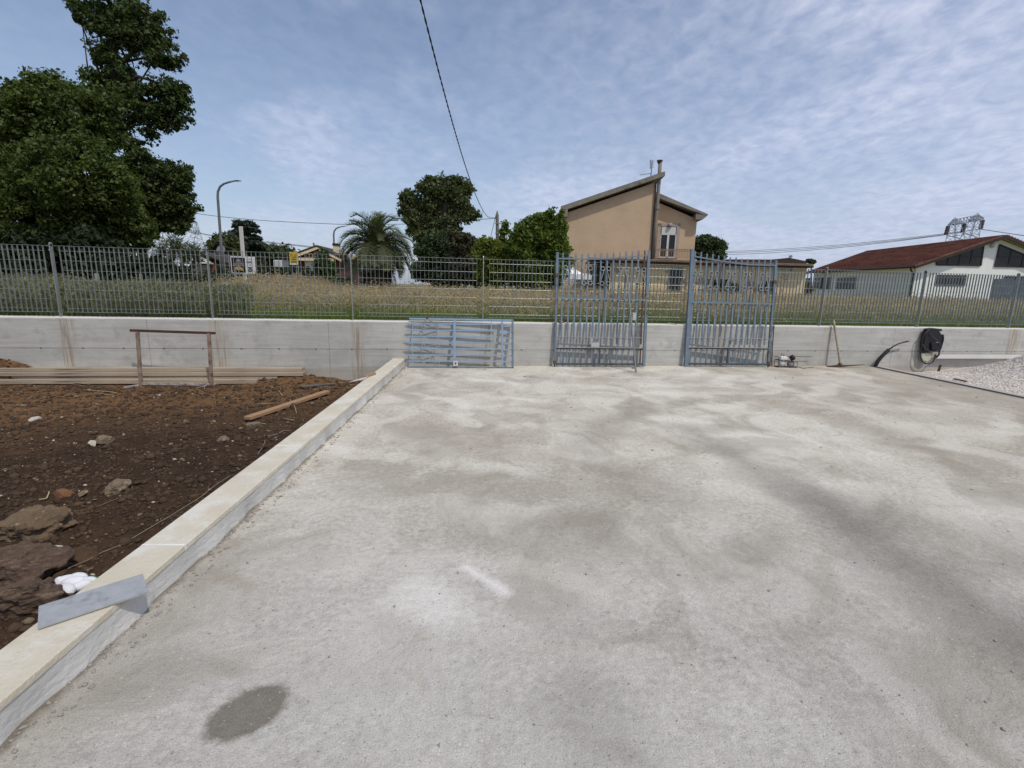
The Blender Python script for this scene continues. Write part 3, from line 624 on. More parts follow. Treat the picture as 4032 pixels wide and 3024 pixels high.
# lying pedestrian gate
A, B = G(1600, 1448), G(2023, 1450); ob = (A-WO).dot(WN); U = (B-A).normalized(); V = WN*(-.092-ob)+Z*.70; V = (V-U*V.dot(U)).normalized()
pl3 = Plane(A, U, V); root = thing('small_iron_gate', 'narrow blue iron gate lying on its long side against the concrete wall', 'gate', M=pl3.mat())
def z8(x, y): return pl3.hit(1550+x*.23056, 1230+y*.23056)
def hbar(x0, x1, y, th, w0, w1, name, m):
    a = z8(x0, y); b = z8(x1, y); mb = MB(); mb.box(a[0], b[0], a[1]-th/2, a[1]+th/2, w0, w1); return mb.build(name, m, root)
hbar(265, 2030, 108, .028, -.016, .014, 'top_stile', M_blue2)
hbar(235, 2045, 935, .030, -.016, .014, 'bottom_stile', M_bluegrey)
for i, y in enumerate((195, 303, 410, 520, 622, 727, 832)):
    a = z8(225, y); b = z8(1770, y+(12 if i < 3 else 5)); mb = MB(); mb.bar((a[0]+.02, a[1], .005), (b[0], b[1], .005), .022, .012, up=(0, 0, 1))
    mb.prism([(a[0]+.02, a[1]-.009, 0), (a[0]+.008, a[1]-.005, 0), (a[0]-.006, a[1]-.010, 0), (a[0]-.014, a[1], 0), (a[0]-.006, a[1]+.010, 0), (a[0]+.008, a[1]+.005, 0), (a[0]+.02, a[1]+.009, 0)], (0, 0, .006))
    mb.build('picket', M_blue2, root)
def vbar(x, y0, y1, th, w0, w1, name, m):
    a = z8(x, y0); b = z8(x, y1); mb = MB(); mb.box(a[0]-th/2, a[0]+th/2, b[1], a[1], w0, w1); return mb.build(name, m, root)
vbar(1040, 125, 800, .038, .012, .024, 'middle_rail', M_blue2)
vbar(325, 110, 920, .010, -.002, .010, 'tie_rod', M_galv); vbar(1670, 110, 920, .010, -.002, .010, 'tie_rod', M_galv)
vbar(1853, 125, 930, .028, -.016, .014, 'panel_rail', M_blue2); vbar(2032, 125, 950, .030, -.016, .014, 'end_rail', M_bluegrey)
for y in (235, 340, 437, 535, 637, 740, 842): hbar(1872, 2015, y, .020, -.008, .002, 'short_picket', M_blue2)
for yy in (150, 250, 463, 570, 778, 880):
    up = 1 if yy in (250, 570, 880) else -1
    cl = z8(510, yy+0); crr = z8(752, yy+0); r = .028; mb = MB()
    L = spiral(cl[0], cl[1], r, -math.pi/2*up, .85, -1*up); R_ = spiral(crr[0], crr[1], r, math.pi/2*up, .85, -1*up)
    mb.tube([(x, y, .018) for x, y in reversed(L)]+[(x, y, .018) for x, y in R_], .0055, 5); mb.build('scrollwork', M_scroll, root)
a = z8(1018, 915); b = z8(1098, 830); mb = MB().box(a[0], b[0], a[1], b[1], -.01, .045); mb.build('lock_case', mat('lock_grey', (.5, .5, .5), (.38, .38, .38), 9, .5), root)
mb = MB().lathe(((a[0]+b[0])/2, (a[1]+b[1])/2, .045), [(.012, 0), (.012, .008)], 12, Vector((0, 0, 1))); mb.build('lock_cylinder', M_black, root)
a = z8(555, 110); MB().box(a[0]-.0, a[0]+.035, a[1]-.005, a[1]+.06, -.012, .02).build('hinge', M_rust, root)

# steel rod with lock
b0 = G(2504, 1468); t_ = pl1.hit(2466, 1086); t0 = pl1.pt(t_[0], t_[1], .03)
rod = thing('steel_bar', 'bare steel bar with a lock case propped against the gate leaf', 'bar', b0)
rp = lambda t: (t0-b0)*t
mb = MB(); mb.bar((0, 0, 0.01), rp(1), .022, .018); mb.build('bar', mat('bare_dull_steel', (.17, .185, .20), (.11, .12, .13), 12, .6), rod)
q = rp(.57)+Vector((.05, -.01, 0)); MB().box(q.x-.025, q.x+.03, q.y-.02, q.y+.012, q.z-.06, q.z+.06).build('lock_case', mat('lock_grey', (.5, .5, .5)), rod, bevel=.004)
q = rp(.04); MB().box(q.x-.06, q.x-.01, q.y-.015, q.y+.015, q.z+.0, q.z+.035).build('bracket', M_metalg, rod)

# stones / wood bits on the wall top
p = wallpl(-.03).P(2212, 1268); tag(MB().rock((p.x, p.y, .727), (.075, .04, .028), 5).build('stone', M_stone), 'flat brownish stone on the wall top behind the gate leaf', 'stone')
p = wallpl(-.05).P(2650, 1275); tag(MB().bar((p.x-.09, p.y, .722), (p.x+.06, p.y, .708), .04, .012).build('wood_chip', M_wood), 'thin grey wood offcut on the wall top between the gate leaves', 'wood offcut')

# ------------------------------------------------------------------ things along the wall, right
def rodthing(pa, pb, offa, offb, r, mtl, label):
    a = wallpl(offa).P(*pa); b = wallpl(offb).P(*pb); tag(MB().tube([a, b], r, 6).build('iron_rod', mtl), label, 'rod', 'thin rods leaning beside the gate leaf')
rodthing((3036, 1446), (3048, 1279), -.16, -.09, .009, M_rust, 'dark tall iron rod leaning on the wall beside the gate leaf')
rodthing((3030, 1446), (3038, 1343), -.18, -.10, .008, M_rust, 'short rusty iron rod between the gate leaf and the tall rod')
rodthing((3043, 1446), (3044, 1385), -.20, -.12, .007, mat('pale_rod', (.4, .38, .33)), 'short pale rod next to the small engine')
a = wallpl(-.13).P(3046, 1403); b = wallpl(-.13).P(3198, 1405); tag(MB().tube([a, b], .005, 6).build('iron_rod', M_rust), 'thin level iron rod lying across the top of the small engine', 'rod')
p = G(3097, 1447); p.y += .0
pump = thing('engine_pump', 'small grey and white engine pump in a tube frame at the wall foot', 'pump', (p.x, p.y+.03, 0))
mb = MB()
for yy in (-.06, .06):
    mb.tube([(-.17, yy, .01), (.16, yy, .01), (.16, yy, .10), (.02, yy, .11), (-.17, yy, .13)], .007, 6, True)
for xx, zz2 in ((-.17, .01), (.16, .01), (-.17, .13)): mb.tube([(xx, -.06, zz2), (xx, .06, zz2)], .007, 6)
mb.build('frame', M_rust, pump)
MB().box(-.13, -.01, -.05, .05, .13, .19).build('fuel_tank', mat('tank_white', (.7, .7, .68)), pump, bevel=.012)
MB().lathe((-.08, -.055, .075), [(.02, 0), (.055, .005), (.06, .06), (.04, .10)], 16, Vector((0, 1, 0))).build('pump_housing', mat('cast_aluminium', (.6, .6, .6), (.35, .35, .35), 30, .5), pump, smooth=True)
MB().lathe((.07, -.06, .06), [(.02, 0), (.05, .006), (.055, .06), (.04, .1)], 14, Vector((0, 1, 0))).build('engine_block', M_metalg, pump, smooth=True)
MB().lathe((.06, 0, .15), [(.045, 0), (.048, .06), (.03, .075)], 14, Vector((.8, -.2, .5))).build('air_filter', M_black, pump, smooth=True)
MB().tube([(-.10, 0, .18), (-.10, 0, .235)], .008, 6).tube([(-.06, 0, .18), (-.06, 0, .23)], .008, 6).build('outlet', M_metalg, pump)
pts = [G(3128, 1444), G(3150, 1447), G(3160, 1452), G(3180, 1449), G(3202, 1448)]
tag(MB().tube([v+Z*.005 for v in pts], .004, 5).build('cord', M_cable), 'short dark cord lying on the concrete beside the engine pump', 'cord')
# pickaxe
b0 = G(3309, 1446); tt = wallpl(-.10).P(3281, 1268)
pk = thing('pickaxe', 'long handled pickaxe leaning head down against the concrete wall', 'pickaxe', b0)
d = tt-b0
mb = MB(); mb.tube([d*t+Z*.03 for t in (0, .08, .3, .6, .9, 1)], [.026, .021, .017, .016, .018, .020], 10); mb.build('handle', M_wood, pk, smooth=True)
mb = MB(); hp = [G(x, y)-b0 for x, y in ((3266, 1447), (3285, 1449), (3309, 1449), (3330, 1446), (3357, 1438))]
zs = [.012, .012, .02, .03, .055]; hp = [Vector((q.x, 0, z)) for q, z in zip(hp, zs)]
for i in range(4):
    t1 = [.005, .010, .02, .012][i]; t2 = [.010, .02, .012, .003][i]; ww = [.05, .04, .04, .03][i]
    mb.prism([hp[i]+Vector((0, -ww/2, -t1)), hp[i+1]+Vector((0, -ww/2, -t2)), hp[i+1]+Vector((0, -ww/2, t2)), hp[i]+Vector((0, -ww/2, t1))], (0, ww, 0))
mb.lathe((0, 0, .0), [(.034, 0), (.036, .05), (.026, .075)], 12, d.normalized()); mb.build('head', M_rust, pk)
# conduit with inner cable
con = thing('conduit', 'stub of black corrugated conduit bending out of the ground by the drain', 'conduit', G(3445, 1444))
o0 = con.location.copy(); wq = wallpl(-.17)
cp = [G(3445, 1444)-o0]+[wq.P(*q)-o0 for q in ((3455, 1425), (3468, 1408), (3485, 1390), (3502, 1375))]
cp[0] = wq.P(3446, 1443)-o0; fp = []; rr = []
for i in range(4):
    for t in np.linspace(0, 1, 9)[:8]: fp.append(cp[i].lerp(cp[i+1], t)); rr.append(.030+.003*(len(fp) % 2))
MB().tube(fp, rr, 12).build('sleeve', M_black, con, smooth=True)
cp = [wq.P(*q)-o0 for q in ((3502, 1375), (3516, 1365), (3534, 1355), (3555, 1348), (3576, 1344))]; MB().tube(cp, .013, 8).build('inner_cable', M_black, con, smooth=True)
# drain channel
dr = thing('drain_channel', 'long dark metal drain channel along the right edge of the concrete yard', 'drain', (0, 0, 0))
def dr_strip(x0, x1, z0, z1, name, m):
    MB().prism([(chx(-5)+x0, -5, z1), (chx(-5)+x1, -5, z1), (chx(8.9)+x1, 8.9+.0, z1), (chx(8.9)+x0, 8.9, z1)], (0, 0, z0-z1)).build(name, m, dr)
dr_strip(.002, .016, -.06, .004, 'rail', M_metalg); dr_strip(.114, .128, -.06, .004, 'rail', M_metalg); dr_strip(.0165, .1135, -.06, -.018, 'channel_floor', M_dark)
mb = MB()
yy = -1.0
while yy < 8.85:
    mb.box(chx(yy)+.030, chx(yy)+.100, yy, yy+.010, -.012, -.004); yy += .03
mb.build('grating', M_rust, dr)
# black housing on wall
wq = wallpl(-.085)
def z3(x, y): return wq.hit(3560+x*.18083, 1220+y*.18083)
mc = thing('black_machine', 'black plastic machine hung on the wall with its hose looped round it', 'machine', M=wq.mat())
def pr(pts, w0, w1): return MB().prism([(*z3(*q), w0) for q in pts], (0, 0, w1-w0))
pr([(395, 405), (520, 385), (640, 400), (700, 520), (735, 520), (735, 620), (700, 760), (650, 900), (440, 915), (310, 890), (320, 700), (350, 540)], .02, .10).build('housing', M_black, mc, bevel=.015)
pr([(590, 395), (725, 412), (728, 455), (625, 450), (605, 500), (590, 520)], .03, .09).build('handle', M_black, mc, bevel=.006)
pr([(450, 700), (620, 690), (610, 850), (460, 860)], .10, .13).build('cover', M_black, mc, bevel=.01)
MB().box(z3(540, 690)[0], z3(590, 690)[0], z3(540, 700)[1], z3(540, 687)[1], .13, .134).build('badge', mat('badge_white', (.6, .6, .6)), mc)
pr([(300, 930), (500, 930), (520, 1010), (490, 1090), (420, 1130), (330, 1110), (290, 1040)], .02, .08).build('canister', mat('yellowed_plastic', (.42, .40, .30), (.50, .50, .42), 9, .4), mc, bevel=.02)
hose = [(450, 410), (330, 520), (285, 640), (280, 760), (250, 900), (245, 1010), (290, 1110), (360, 1150), (440, 1160), (520, 1120), (560, 1030), (580, 950)]
MB().tube([(*z3(*q), .095) for q in hose], .011, 8).build('hose', M_cable, mc, smooth=True)
MB().tube([(*z3(*q), w) for q, w in (((430, 480), .12), ((470, 560), .125), ((560, 650), .15), ((640, 740), .14), ((650, 830), .13), ((560, 885), .12), ((430, 890), .12), ((330, 840), .11), ((300, 740), .10))], .006, 6).build('power_cord', mat('grey_cord', (.09, .09, .1)), mc, smooth=True)
MB().tube([(*z3(*q), .1) for q in ((735, 530), (735, 640), (690, 800), (650, 900), (640, 970), (590, 1020))], .013, 8).build('hose', M_cable, mc, smooth=True)
# white rail on wall
a = wq.hit(3672, 1395); b = wq.hit(3672, 1409); e = 20
rl = thing('white_rail', 'long white metal rail fixed along the foot of the wall behind the gravel', 'rail', M=wq.mat())
MB().box(a[0], e, b[1], a[1], .03, .09).build('profile', mat('white_metal', (.66, .65, .62), (.60, .59, .56), 3, .5), rl)
mb = MB()
for q in np.arange(a[0]+.4, e, 1.6): mb.box(q, q+.04, b[1]+.01, a[1]-.01, 0, .03)
mb.build('bracket', M_metalg, rl)
# stake, brown stick
p = G(3690, 1474, -.12); q = wallpl(-.35).P(3706, 1437)
tag(MB().bar(p-Z*.05, p+Vector((.055, .03, .17)), .035, .02).build('wooden_stake', mat('reddish_timber', (.16, .075, .045), (.11, .05, .035), 8, .85)), 'short reddish wooden stake slanting up out of the gravel', 'stake')
a, b = G(3757, 1494, -.10), G(3805, 1504, -.10); tag(MB().bar(a+Z*.01, b+Z*.01, .035, .02).build('wood_stick', M_rust), 'dark brown stick half buried in the gravel', 'stick')

# ------------------------------------------------------------------ soil-bed things
def sg(px, py, z=-.15):
    for _ in range(4): p = G(px, py, z); z = float(soil_h(p.x, p.y))
    return Vector((p.x, p.y, z))
# planks
def plank(px0, px1, yb, z, th, dep, label, x_ext=-1.6, mtl=M_wood, dy=0):
    a = G(0, yb, z); b = G(px1, yb+dy, z); d = (b-a); d.z = 0; d.normalize(); a = a+d*x_ext; n = Vector((-d.y, d.x, 0)); L = (b-a).length
    Mx = Matrix.Identity(4)
    for i in range(3): Mx[i][0] = d[i]; Mx[i][1] = n[i]; Mx[i][2] = Z[i]; Mx[i][3] = a[i]
    tag(MB().box(0, L, 0, dep, 0, th).build('timber_plank', mtl, M=Mx, bevel=.004), label, 'plank', 'planks stacked along the wall')
plank(0, 1188, 1464, -.055, .052, .16, 'topmost weathered plank of the stack along the wall')
plank(0, 1192, 1481, -.110, .052, .19, 'second weathered plank from the top, as long as the topmost')
plank(0, 1092, 1495, -.165, .052, .22, 'third weathered plank from the top, its end jutting past the lowest')
plank(0, 1010, 1512, -.215, .060, .17, 'lowest and nearest weathered plank of the stack on the soil')
for i, xx in enumerate((-6.2, -4.2)):
    pass
# trestle
ta, tb = sg(556, 1520), sg(832, 1522); zf = min(ta.z, tb.z)-.0
ta = G(556, 1520, zf); tb = G(832, 1522, zf); tp_ = Plane(ta, (tb-ta).normalized(), Z)
tr = thing('trestle', 'rusty steel trestle frame standing on the soil in front of the planks', 'trestle', M=tp_.mat())
h2 = lambda x, y: tp_.hit(x, y)
M_rustw = mat('rusty_whitewashed_steel', (.20, .11, .065), (.34, .29, .23), 6, .85, .2, 40, 0, (.07, .04, .03), 9, t3=(.5, .7))
a, b = h2(512, 1301), h2(848, 1312); MB().bar((a[0], a[1], 0), (b[0], b[1], 0), .035, .022).build('top_bar', mat('rust_brown', (.10, .045, .03), (.06, .035, .03), 7), tr)
a = h2(541, 1306); MB().bar((a[0], a[1], 0), (0.0, .0, 0), .040, .03, up=(0, 0, 1)).build('leg', M_rustw, tr)
a = h2(822, 1312); b = h2(834, 1518); MB().bar((a[0], a[1], 0), (b[0], b[1], 0), .040, .03, up=(0, 0, 1)).build('leg', M_rustw, tr)
b = h2(834, 1516); MB().bar((0.02, .035, 0), (b[0]-.02, .03, 0), .03, .022).build('lower_bar', mat('paint_splashed', (.50, .48, .46), (.12, .08, .06), 14), tr)
for u in (0, h2(834, 1516)[0]): MB().bar((u-.10, .012, .20), (u+.03, .012, -.15), .03, .022).build('foot', mat('paint_splashed', (.5, .48, .46)), tr)
# lone boards
def flatbar(pa, pb, w, th, name, mtl, label, cat, dz=.02):
    a, b = sg(*pa), sg(*pb); o = MB().bar(Vector((0, 0, 0)), b-a+Z*0, w, th); ob_ = o.build(name, mtl, bevel=.003); ob_.location = a+Z*dz; return tag(ob_, label, cat)
flatbar((975, 1662), (1290, 1556), .085, .035, 'wooden_board', M_woodo, 'orange-brown wooden board lying slantwise on the dark soil', 'board', .05)
flatbar((1184, 1530), (1318, 1514), .06, .02, 'metal_strip', mat('dull_grey_strip', (.12, .125, .13), (.08, .08, .085)), 'dull grey metal strip on the soil near the kerb end', 'metal strip', .03)
p = G(1416, 1489, .13); tag(MB().add([(p.x-.10, p.y-.12, .10), (p.x+.06, p.y-.06, .13), (p.x+.08, p.y+.12, .135), (p.x-.06, p.y+.10, .095)], [(0, 1, 2, 3)]).prism([(p.x-.10, p.y-.12, .097), (p.x+.06, p.y-.06, .127), (p.x+.08, p.y+.12, .132), (p.x-.06, p.y+.10, .092)], (0, 0, .002)).build('paper_sheet', mat('paper_white', (.7, .7, .71))), 'white sheet of paper lying by the far end of the kerb', 'paper')
a, b = G(1438, 1487, .12), G(1474, 1474, .12); tag(MB().bar(a+Z*.015, b+Z*.015, .05, .026).build('wood_block', M_woodo, bevel=.003), 'small wooden block on the far end of the marble kerb', 'wood block')
# tile on the kerb
zt = .123; cs = [G(152, 2386, zt+.01), G(562, 2258, zt+.01), G(585, 2326, zt+.01), G(148, 2470, zt+.01)]
tl = thing('grey_tile', 'grey porcelain tile strip laid askew across the marble kerb', 'tile', (0, 0, 0))
MB().prism([Vector((q.x, q.y, zt+.010)) for q in cs], (0, 0, -.0095)).build('tile_body', mat('grey_porcelain', (.27, .285, .30), (.34, .355, .37), 22, .6, .08, 60, 0, (.17, .185, .20), 9), tl, bevel=.0008)
# boulders
def boulder(px, py, r, seed, mtl, label, rot=0, dz=0, rough=.5, sub=4):
    p = sg(px, py); o = MB().rock((0, 0, 0), r, seed, sub, rough, 0).build('boulder' if r[0] > .1 else 'rock', mtl, smooth=False); o.location = (p.x, p.y, p.z+dz); o.rotation_euler = (0, 0, rot)
    if r[0] > .1: o.rotation_euler = (.12, -.10, rot)
    o.modifiers.new('s', 'SUBSURF').levels = 0
    dsp = bpy.data.textures.new('rocktex', 'CLOUDS'); dsp.noise_scale = .05; dm = o.modifiers.new('d', 'DISPLACE'); dm.texture = dsp; dm.strength = r[0]*.16
    return tag(o, label, 'boulder' if r[0] > .1 else 'rock')
M_bould = mat('dark_red_rock', (.150, .100, .070), (.070, .048, .036), 5, .95, 1.0, 12, 0, (.20, .14, .105), 6, stretch=(.8, 5, 5), t3=(.54, .66))
M_bould2 = mat('brown_slab_rock', (.17, .12, .075), (.105, .07, .042), 7, .9, .9, 18, 0, (.28, .22, .15), 12, t3=(.58, .66))
boulder(70, 2105, (.24, .19, .10), 11, M_bould2, 'flat brown boulder, upper of the three at the left edge', .55, .05)
boulder(75, 2270, (.21, .12, .12), 22, M_bould, 'reddish brown boulder, middle of the three at the left edge', .5, .06)
boulder(85, 2400, (.24, .11, .13), 33, M_bould, 'big dark ridged boulder beside the kerb at the bottom left', .75, .06)
for (px, py, w_, h_, mt, lb) in ((454, 1940, 95, 50, M_stone, 'pale tan angular rock on the soil left of the kerb'), (258, 1952, 62, 26, M_stoneo, 'flat orange-brown rock above the flat brown boulder'),
        (323, 1955, 40, 26, M_stone, 'small round tan rock between the orange-brown rock and the pale angular rock'), (243, 2015, 34, 26, M_stoneo, 'small orange rock at the right of the flat brown boulder'), (212, 2036, 40, 36, M_stoneo, 'rounded orange rock touching the flat brown boulder'),
        (225, 2170, 40, 25, M_pale, 'small greyish pale rock between the boulders and the kerb'), (345, 2195, 92, 60, M_clod, 'large dark brown clod above the green turf patch'), (405, 1745, 68, 34, M_stone, 'tan rock in the middle of the soil bed'),
        (366, 1758, 28, 22, M_pale, 'small whitish stone touching the tan rock'), (140, 1665, 36, 24, M_pale, 'whitish stone near the left edge on red soil'), (882, 1738, 54, 28, M_stone, 'brown tan rock between the wooden board and the kerb joint'),
        (1000, 1684, 58, 30, M_stone, 'brown rock at the lower end of the wooden board'), (1011, 1704, 18, 20, M_stone, 'small upright brown stone just below the wooden board'),
        (1225, 1478, 34, 20, M_clod, 'dark clod against the wall at the end of the planks'), (690, 1810, 16, 8, M_pale, 'small white stone right of centre in the soil bed')):
    p = sg(px, py); dist = (p-EYE).length; s2 = dist/F_PX
    r = (w_*s2*.5, w_*s2*.42, h_*s2*.55)
    boulder(px, py, r, int(px), mt, lb, random.uniform(0, 3), r[2]*.5, .35, 3)
# turf patch and white pebbles
tc_ = sg(290, 2300); M_turf = mat('synthetic_turf', (.02, .075, .018), (.03, .11, .03), 60, .8)
TZ = max(float(soil_h(sg(x, y).x, sg(x, y).y)) for x, y in ((210, 2270), (300, 2290), (380, 2280), (250, 2340)))+.004
tag(MB().prism([(*G(x, y, TZ)[:2], TZ) for x, y in ((205, 2262), (222, 2244), (262, 2240), (300, 2250), (350, 2262), (402, 2272), (395, 2310), (330, 2370), (230, 2370), (196, 2330))], (0, 0, -.02)).build('turf_mat', M_turf), 'scrap of green artificial turf under the white pebbles', 'turf mat')
nb_ = 9000; bx = []
cxy = G(290, 2305, TZ)
ang = rng.random(nb_)*6.283; rad = np.sqrt(rng.random(nb_)); X0 = cxy.x+np.cos(ang)*rad*.085; Y0 = cxy.y+np.sin(ang)*rad*.06
h_ = .012+rng.random(nb_)*.008; lx = rng.normal(0, .004, nb_); ly = rng.normal(0, .004, nb_); w_ = .0012
V = np.stack([np.stack([X0-w_, Y0, np.full(nb_, TZ-.001)], -1), np.stack([X0+w_, Y0, np.full(nb_, TZ-.001)], -1), np.stack([X0+lx, Y0+ly, TZ+h_], -1)], 1).reshape(-1, 3)
tag(npmesh('turf_fibres', V, np.arange(nb_*3), 3, M_turf), 'short green plastic turf fibres under the white pebbles', 'turf', kind='stuff')
M_peb = mat('white_pebble', (.72, .73, .76), (.62, .63, .66), 20, .6, .25, 90)
for i, (x, y, a_, b_, r_) in enumerate(((262, 2285, 30, 22, .4), (307, 2277, 26, 20, 0), (292, 2297, 32, 22, .2), (340, 2290, 26, 20, .5), (325, 2306, 24, 20, .9), (264, 2328, 30, 22, -.6), (238, 2290, 12, 22, 1.2))):
    p = G(x, y, TZ+.02); s2 = (p-EYE).length/F_PX
    o = MB().rock((0, 0, 0), (a_*s2, b_*s2*.9, b_*s2*.75), 50+i, 3, -1, r_).build('white_pebble', M_peb, smooth=True); o.location = (p.x, p.y, TZ+.016+.005*(i % 3))
    tag(o, 'smooth white pebble on the green turf, '+('upper left of the heap', 'topmost of the heap', 'in the middle of the heap', 'rightmost, against the marble kerb', 'lower right of the heap', 'lowest, nearest the grey tile', 'small one at the left edge of the heap')[i], 'pebble', 'white pebbles on the turf scrap')
def string(name, pix, z, r, mtl, label, cat, soil=False, dz=.006):
    pts = []
    for q in pix:
        p = sg(*q) if soil else G(*q, z); pts.append(p+Z*dz)
    fine_ = []
    for a, b in zip(pts[:-1], pts[1:]):
        for t in (0, .33, .66): fine_.append(a.lerp(b, t)+Vector((rng.normal()*.001, rng.normal()*.001, 0)))
    tag(MB().tube(fine_+[pts[-1]], r, 5).build(name, mtl), label, cat)
M_str = mat('jute_string', (.36, .31, .26), None, 10)
string('string', [(222, 2262), (278, 2246), (358, 2208), (398, 2184), (477, 2151), (557, 2103), (600, 2080), (667, 2042), (787, 1966), (860, 1910), (908, 1882)], -.0, .0013, M_str, 'long thin string running over the soil along the kerb to the pebbles', 'string', True, .012)
string('twisted_wire', [(1016, 1792), (1036, 1773), (1044, 1746), (1041, 1742), (1058, 1720), (1090, 1712), (1118, 1698), (1145, 1704)], 0, .0022, mat('lilac_wire', (.34, .30, .30)), 'pale twisted wire curling on the soil beside the kerb', 'wire', True, .012)
string('root', [(305, 2018), (340, 2005), (400, 1990), (440, 1978), (515, 1950)], 0, .0022, mat('root_brown', (.2, .14, .09)), 'thin brown root below the pale angular rock', 'root', True, .01)
M_straw = mat('straw', (.46, .38, .20), (.36, .29, .15), 10)
for i, (pp, lb) in enumerate((([(356, 1543), (430, 1550), (465, 1557)], 'long pale straw stalk lying left of the trestle foot'), ([(372, 1553), (400, 1556), (440, 1558)], 'thinner straw stalk just below the long pale one'), ([(1095, 1538), (1113, 1566)], 'short straw stalk standing above the wooden board'),
        ([(1016, 1594), (1080, 1592)], 'yellow straw stalk behind the middle of the wooden board'), ([(1143, 1580), (1160, 1605), (1168, 1632)], 'bent straw stalk hanging over the wooden board'), ([(1120, 1655), (1158, 1662)], 'straw stalk between the wooden board and the kerb'), ([(1012, 1672), (1048, 1676)], 'straw stalk at the lower end of the wooden board'),
        ([(155, 1978), (187, 1972), (195, 1948)], 'forked pale twig behind the flat brown boulder'), ([(1300, 1507), (1350, 1510)], 'straw stalk by the grey metal strip'))):
    string('straw_stalk', pp, 0, .0035 if i != 1 else .0025, M_straw, lb, 'straw', True, .02)
a = G(1231, 1780); tag(MB().rock((a.x, a.y, .006), (.028, .008, .006), 3, 2).build('leaf_scrap', mat('dry_red_leaf', (.17, .07, .06))), 'curled dry reddish leaf on the concrete near the kerb', 'leaf')

# ------------------------------------------------------------------ vegetation
def blades(n, xy, h, w, lean=.25, z0=FIELD_Z):
    x, y = xy; hh = h*(1+rng.normal(0, .18, n)); a = rng.random(n)*6.283; lx = rng.normal(0, lean, n)*hh; ly = rng.normal(0, lean, n)*hh
    b0 = np.stack([x-np.cos(a)*w, y-np.sin(a)*w, np.full(n, z0)], -1); b1 = np.stack([x+np.cos(a)*w, y+np.sin(a)*w, np.full(n, z0)], -1)
    m0 = np.stack([x+lx*.35-np.cos(a)*w*.8, y+ly*.35-np.sin(a)*w*.8, z0+hh*.6], -1); m1 = np.stack([x+lx*.35+np.cos(a)*w*.8, y+ly*.35+np.sin(a)*w*.8, z0+hh*.6], -1)
    t = np.stack([x+lx, y+ly, z0+hh], -1); V = np.stack([b0, b1, m1, m0, t], 1).reshape(-1, 3); i = np.arange(n)*5
    return V, np.stack([i, i+1, i+2, i+3], -1), t, np.stack([i+3, i+2, i+4], -1)
def grass(name, n, region, h, w, mtl, label, lean=.25, heads=0, headw=.012, headh=.09):
    x, y, hs = region(n); n = len(x); V, Q, t, T = blades(n, (x, y), h*hs, w*(.6+.8*rng.random(n)), lean)
    Vs = [V]; tri = np.concatenate([Q[:, [0, 1, 2]], Q[:, [0, 2, 3]], T])
    if heads:
        sel = rng.random(n) < heads; p = t[sel]; k = len(p); a = rng.random(k)*6.283; hh = headh*(.6+.8*rng.random(k)); o = len(V)
        dx, dy = np.cos(a)*headw, np.sin(a)*headw; tl = rng.normal(0, .05, (k, 2))
        Vh = np.stack([p-np.stack([tl[:, 0]*0, tl[:, 1]*0, hh*.5], -1), p+np.stack([dx, dy, 0*dx], -1), p+np.stack([tl[:, 0], tl[:, 1], hh*.5], -1), p-np.stack([dx, dy, 0*dx], -1)], 1).reshape(-1, 3)
        i = np.arange(k)*4+o; tri = np.concatenate([tri, np.stack([i, i+1, i+2], -1), np.stack([i, i+2, i+3], -1)]); Vs.append(Vh)
    return tag(npmesh(name, np.concatenate(Vs), tri, 3, mtl), label, 'grass', kind='stuff')
def field_xy(n, d0, d1, a0=-52, a1=50, pw=1.0):
    """sample by view angle so that density follows what is visible"""
    d = d0+(d1-d0)*rng.random(n)**pw; a = np.radians(a0+(a1-a0)*rng.random(n)); x = d*np.tan(a); y = d
    ok = ((x-WO.x)*WN.x+(y-WO.y)*WN.y > .16); return x[ok], y[ok]
def reg_short(n):
    x, y = field_xy(n, 6.5, 16, pw=1.2); return x, y, .6+.8*fbm(x*.6, y*.6, 3)
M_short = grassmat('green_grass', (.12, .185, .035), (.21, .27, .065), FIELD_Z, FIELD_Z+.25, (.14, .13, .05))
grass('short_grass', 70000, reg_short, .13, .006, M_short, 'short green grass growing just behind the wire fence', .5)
def reg_dry(n):
    x, y = field_xy(n, 9.0, 34, pw=1.5); hs = .40+1.05*fbm(x*.32+3, y*.32, 4, .6)+.16*rng.random(len(x))**3; lo = (x < -5.2-.12*(y-12)); hs = hs*np.clip((y-7.5)/7, .38, 1)
    nd = (x-WO.x)*WN.x+(y-WO.y)*WN.y; thin = np.clip((nd-1.0)/4.5+.7*(fbm(x*.5+9, y*.5, 3)-.5), .02, 1) > rng.random(len(x))*.9; x, y, hs, lo = x[thin], y[thin], hs[thin], lo[thin]
    return x, y, hs*np.where(lo, .8, 1)
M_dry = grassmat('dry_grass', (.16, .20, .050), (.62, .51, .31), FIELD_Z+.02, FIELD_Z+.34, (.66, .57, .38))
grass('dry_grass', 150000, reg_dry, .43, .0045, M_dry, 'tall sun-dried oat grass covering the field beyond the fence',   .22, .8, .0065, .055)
def reg_mound(n):
    x = rng.normal(-9.0, 1.5, n); y = rng.normal(20, 1.8, n); return x, y, (.45+.60*np.exp(-((x+8.9)/1.3)**2))*(.7+.4*rng.random(n))
grass('tall_dry_weeds', 15000, reg_mound, .66, .0045, M_dry, 'taller clump of dried weeds beneath the yellow sign', .22, .9, .008, .07)
def reg_weed(n):
    x, y = field_xy(n, 7.2, 15, -52, -28, 1.0); return x, y, .5+1.0*fbm(x*.9, y*.9, 3)*np.clip((y-6)/6, .3, 1)
M_weed = grassmat('grey_green_weeds', (.11, .145, .05), (.33, .34, .19), FIELD_Z+.05, FIELD_Z+.6, (.18, .17, .11))
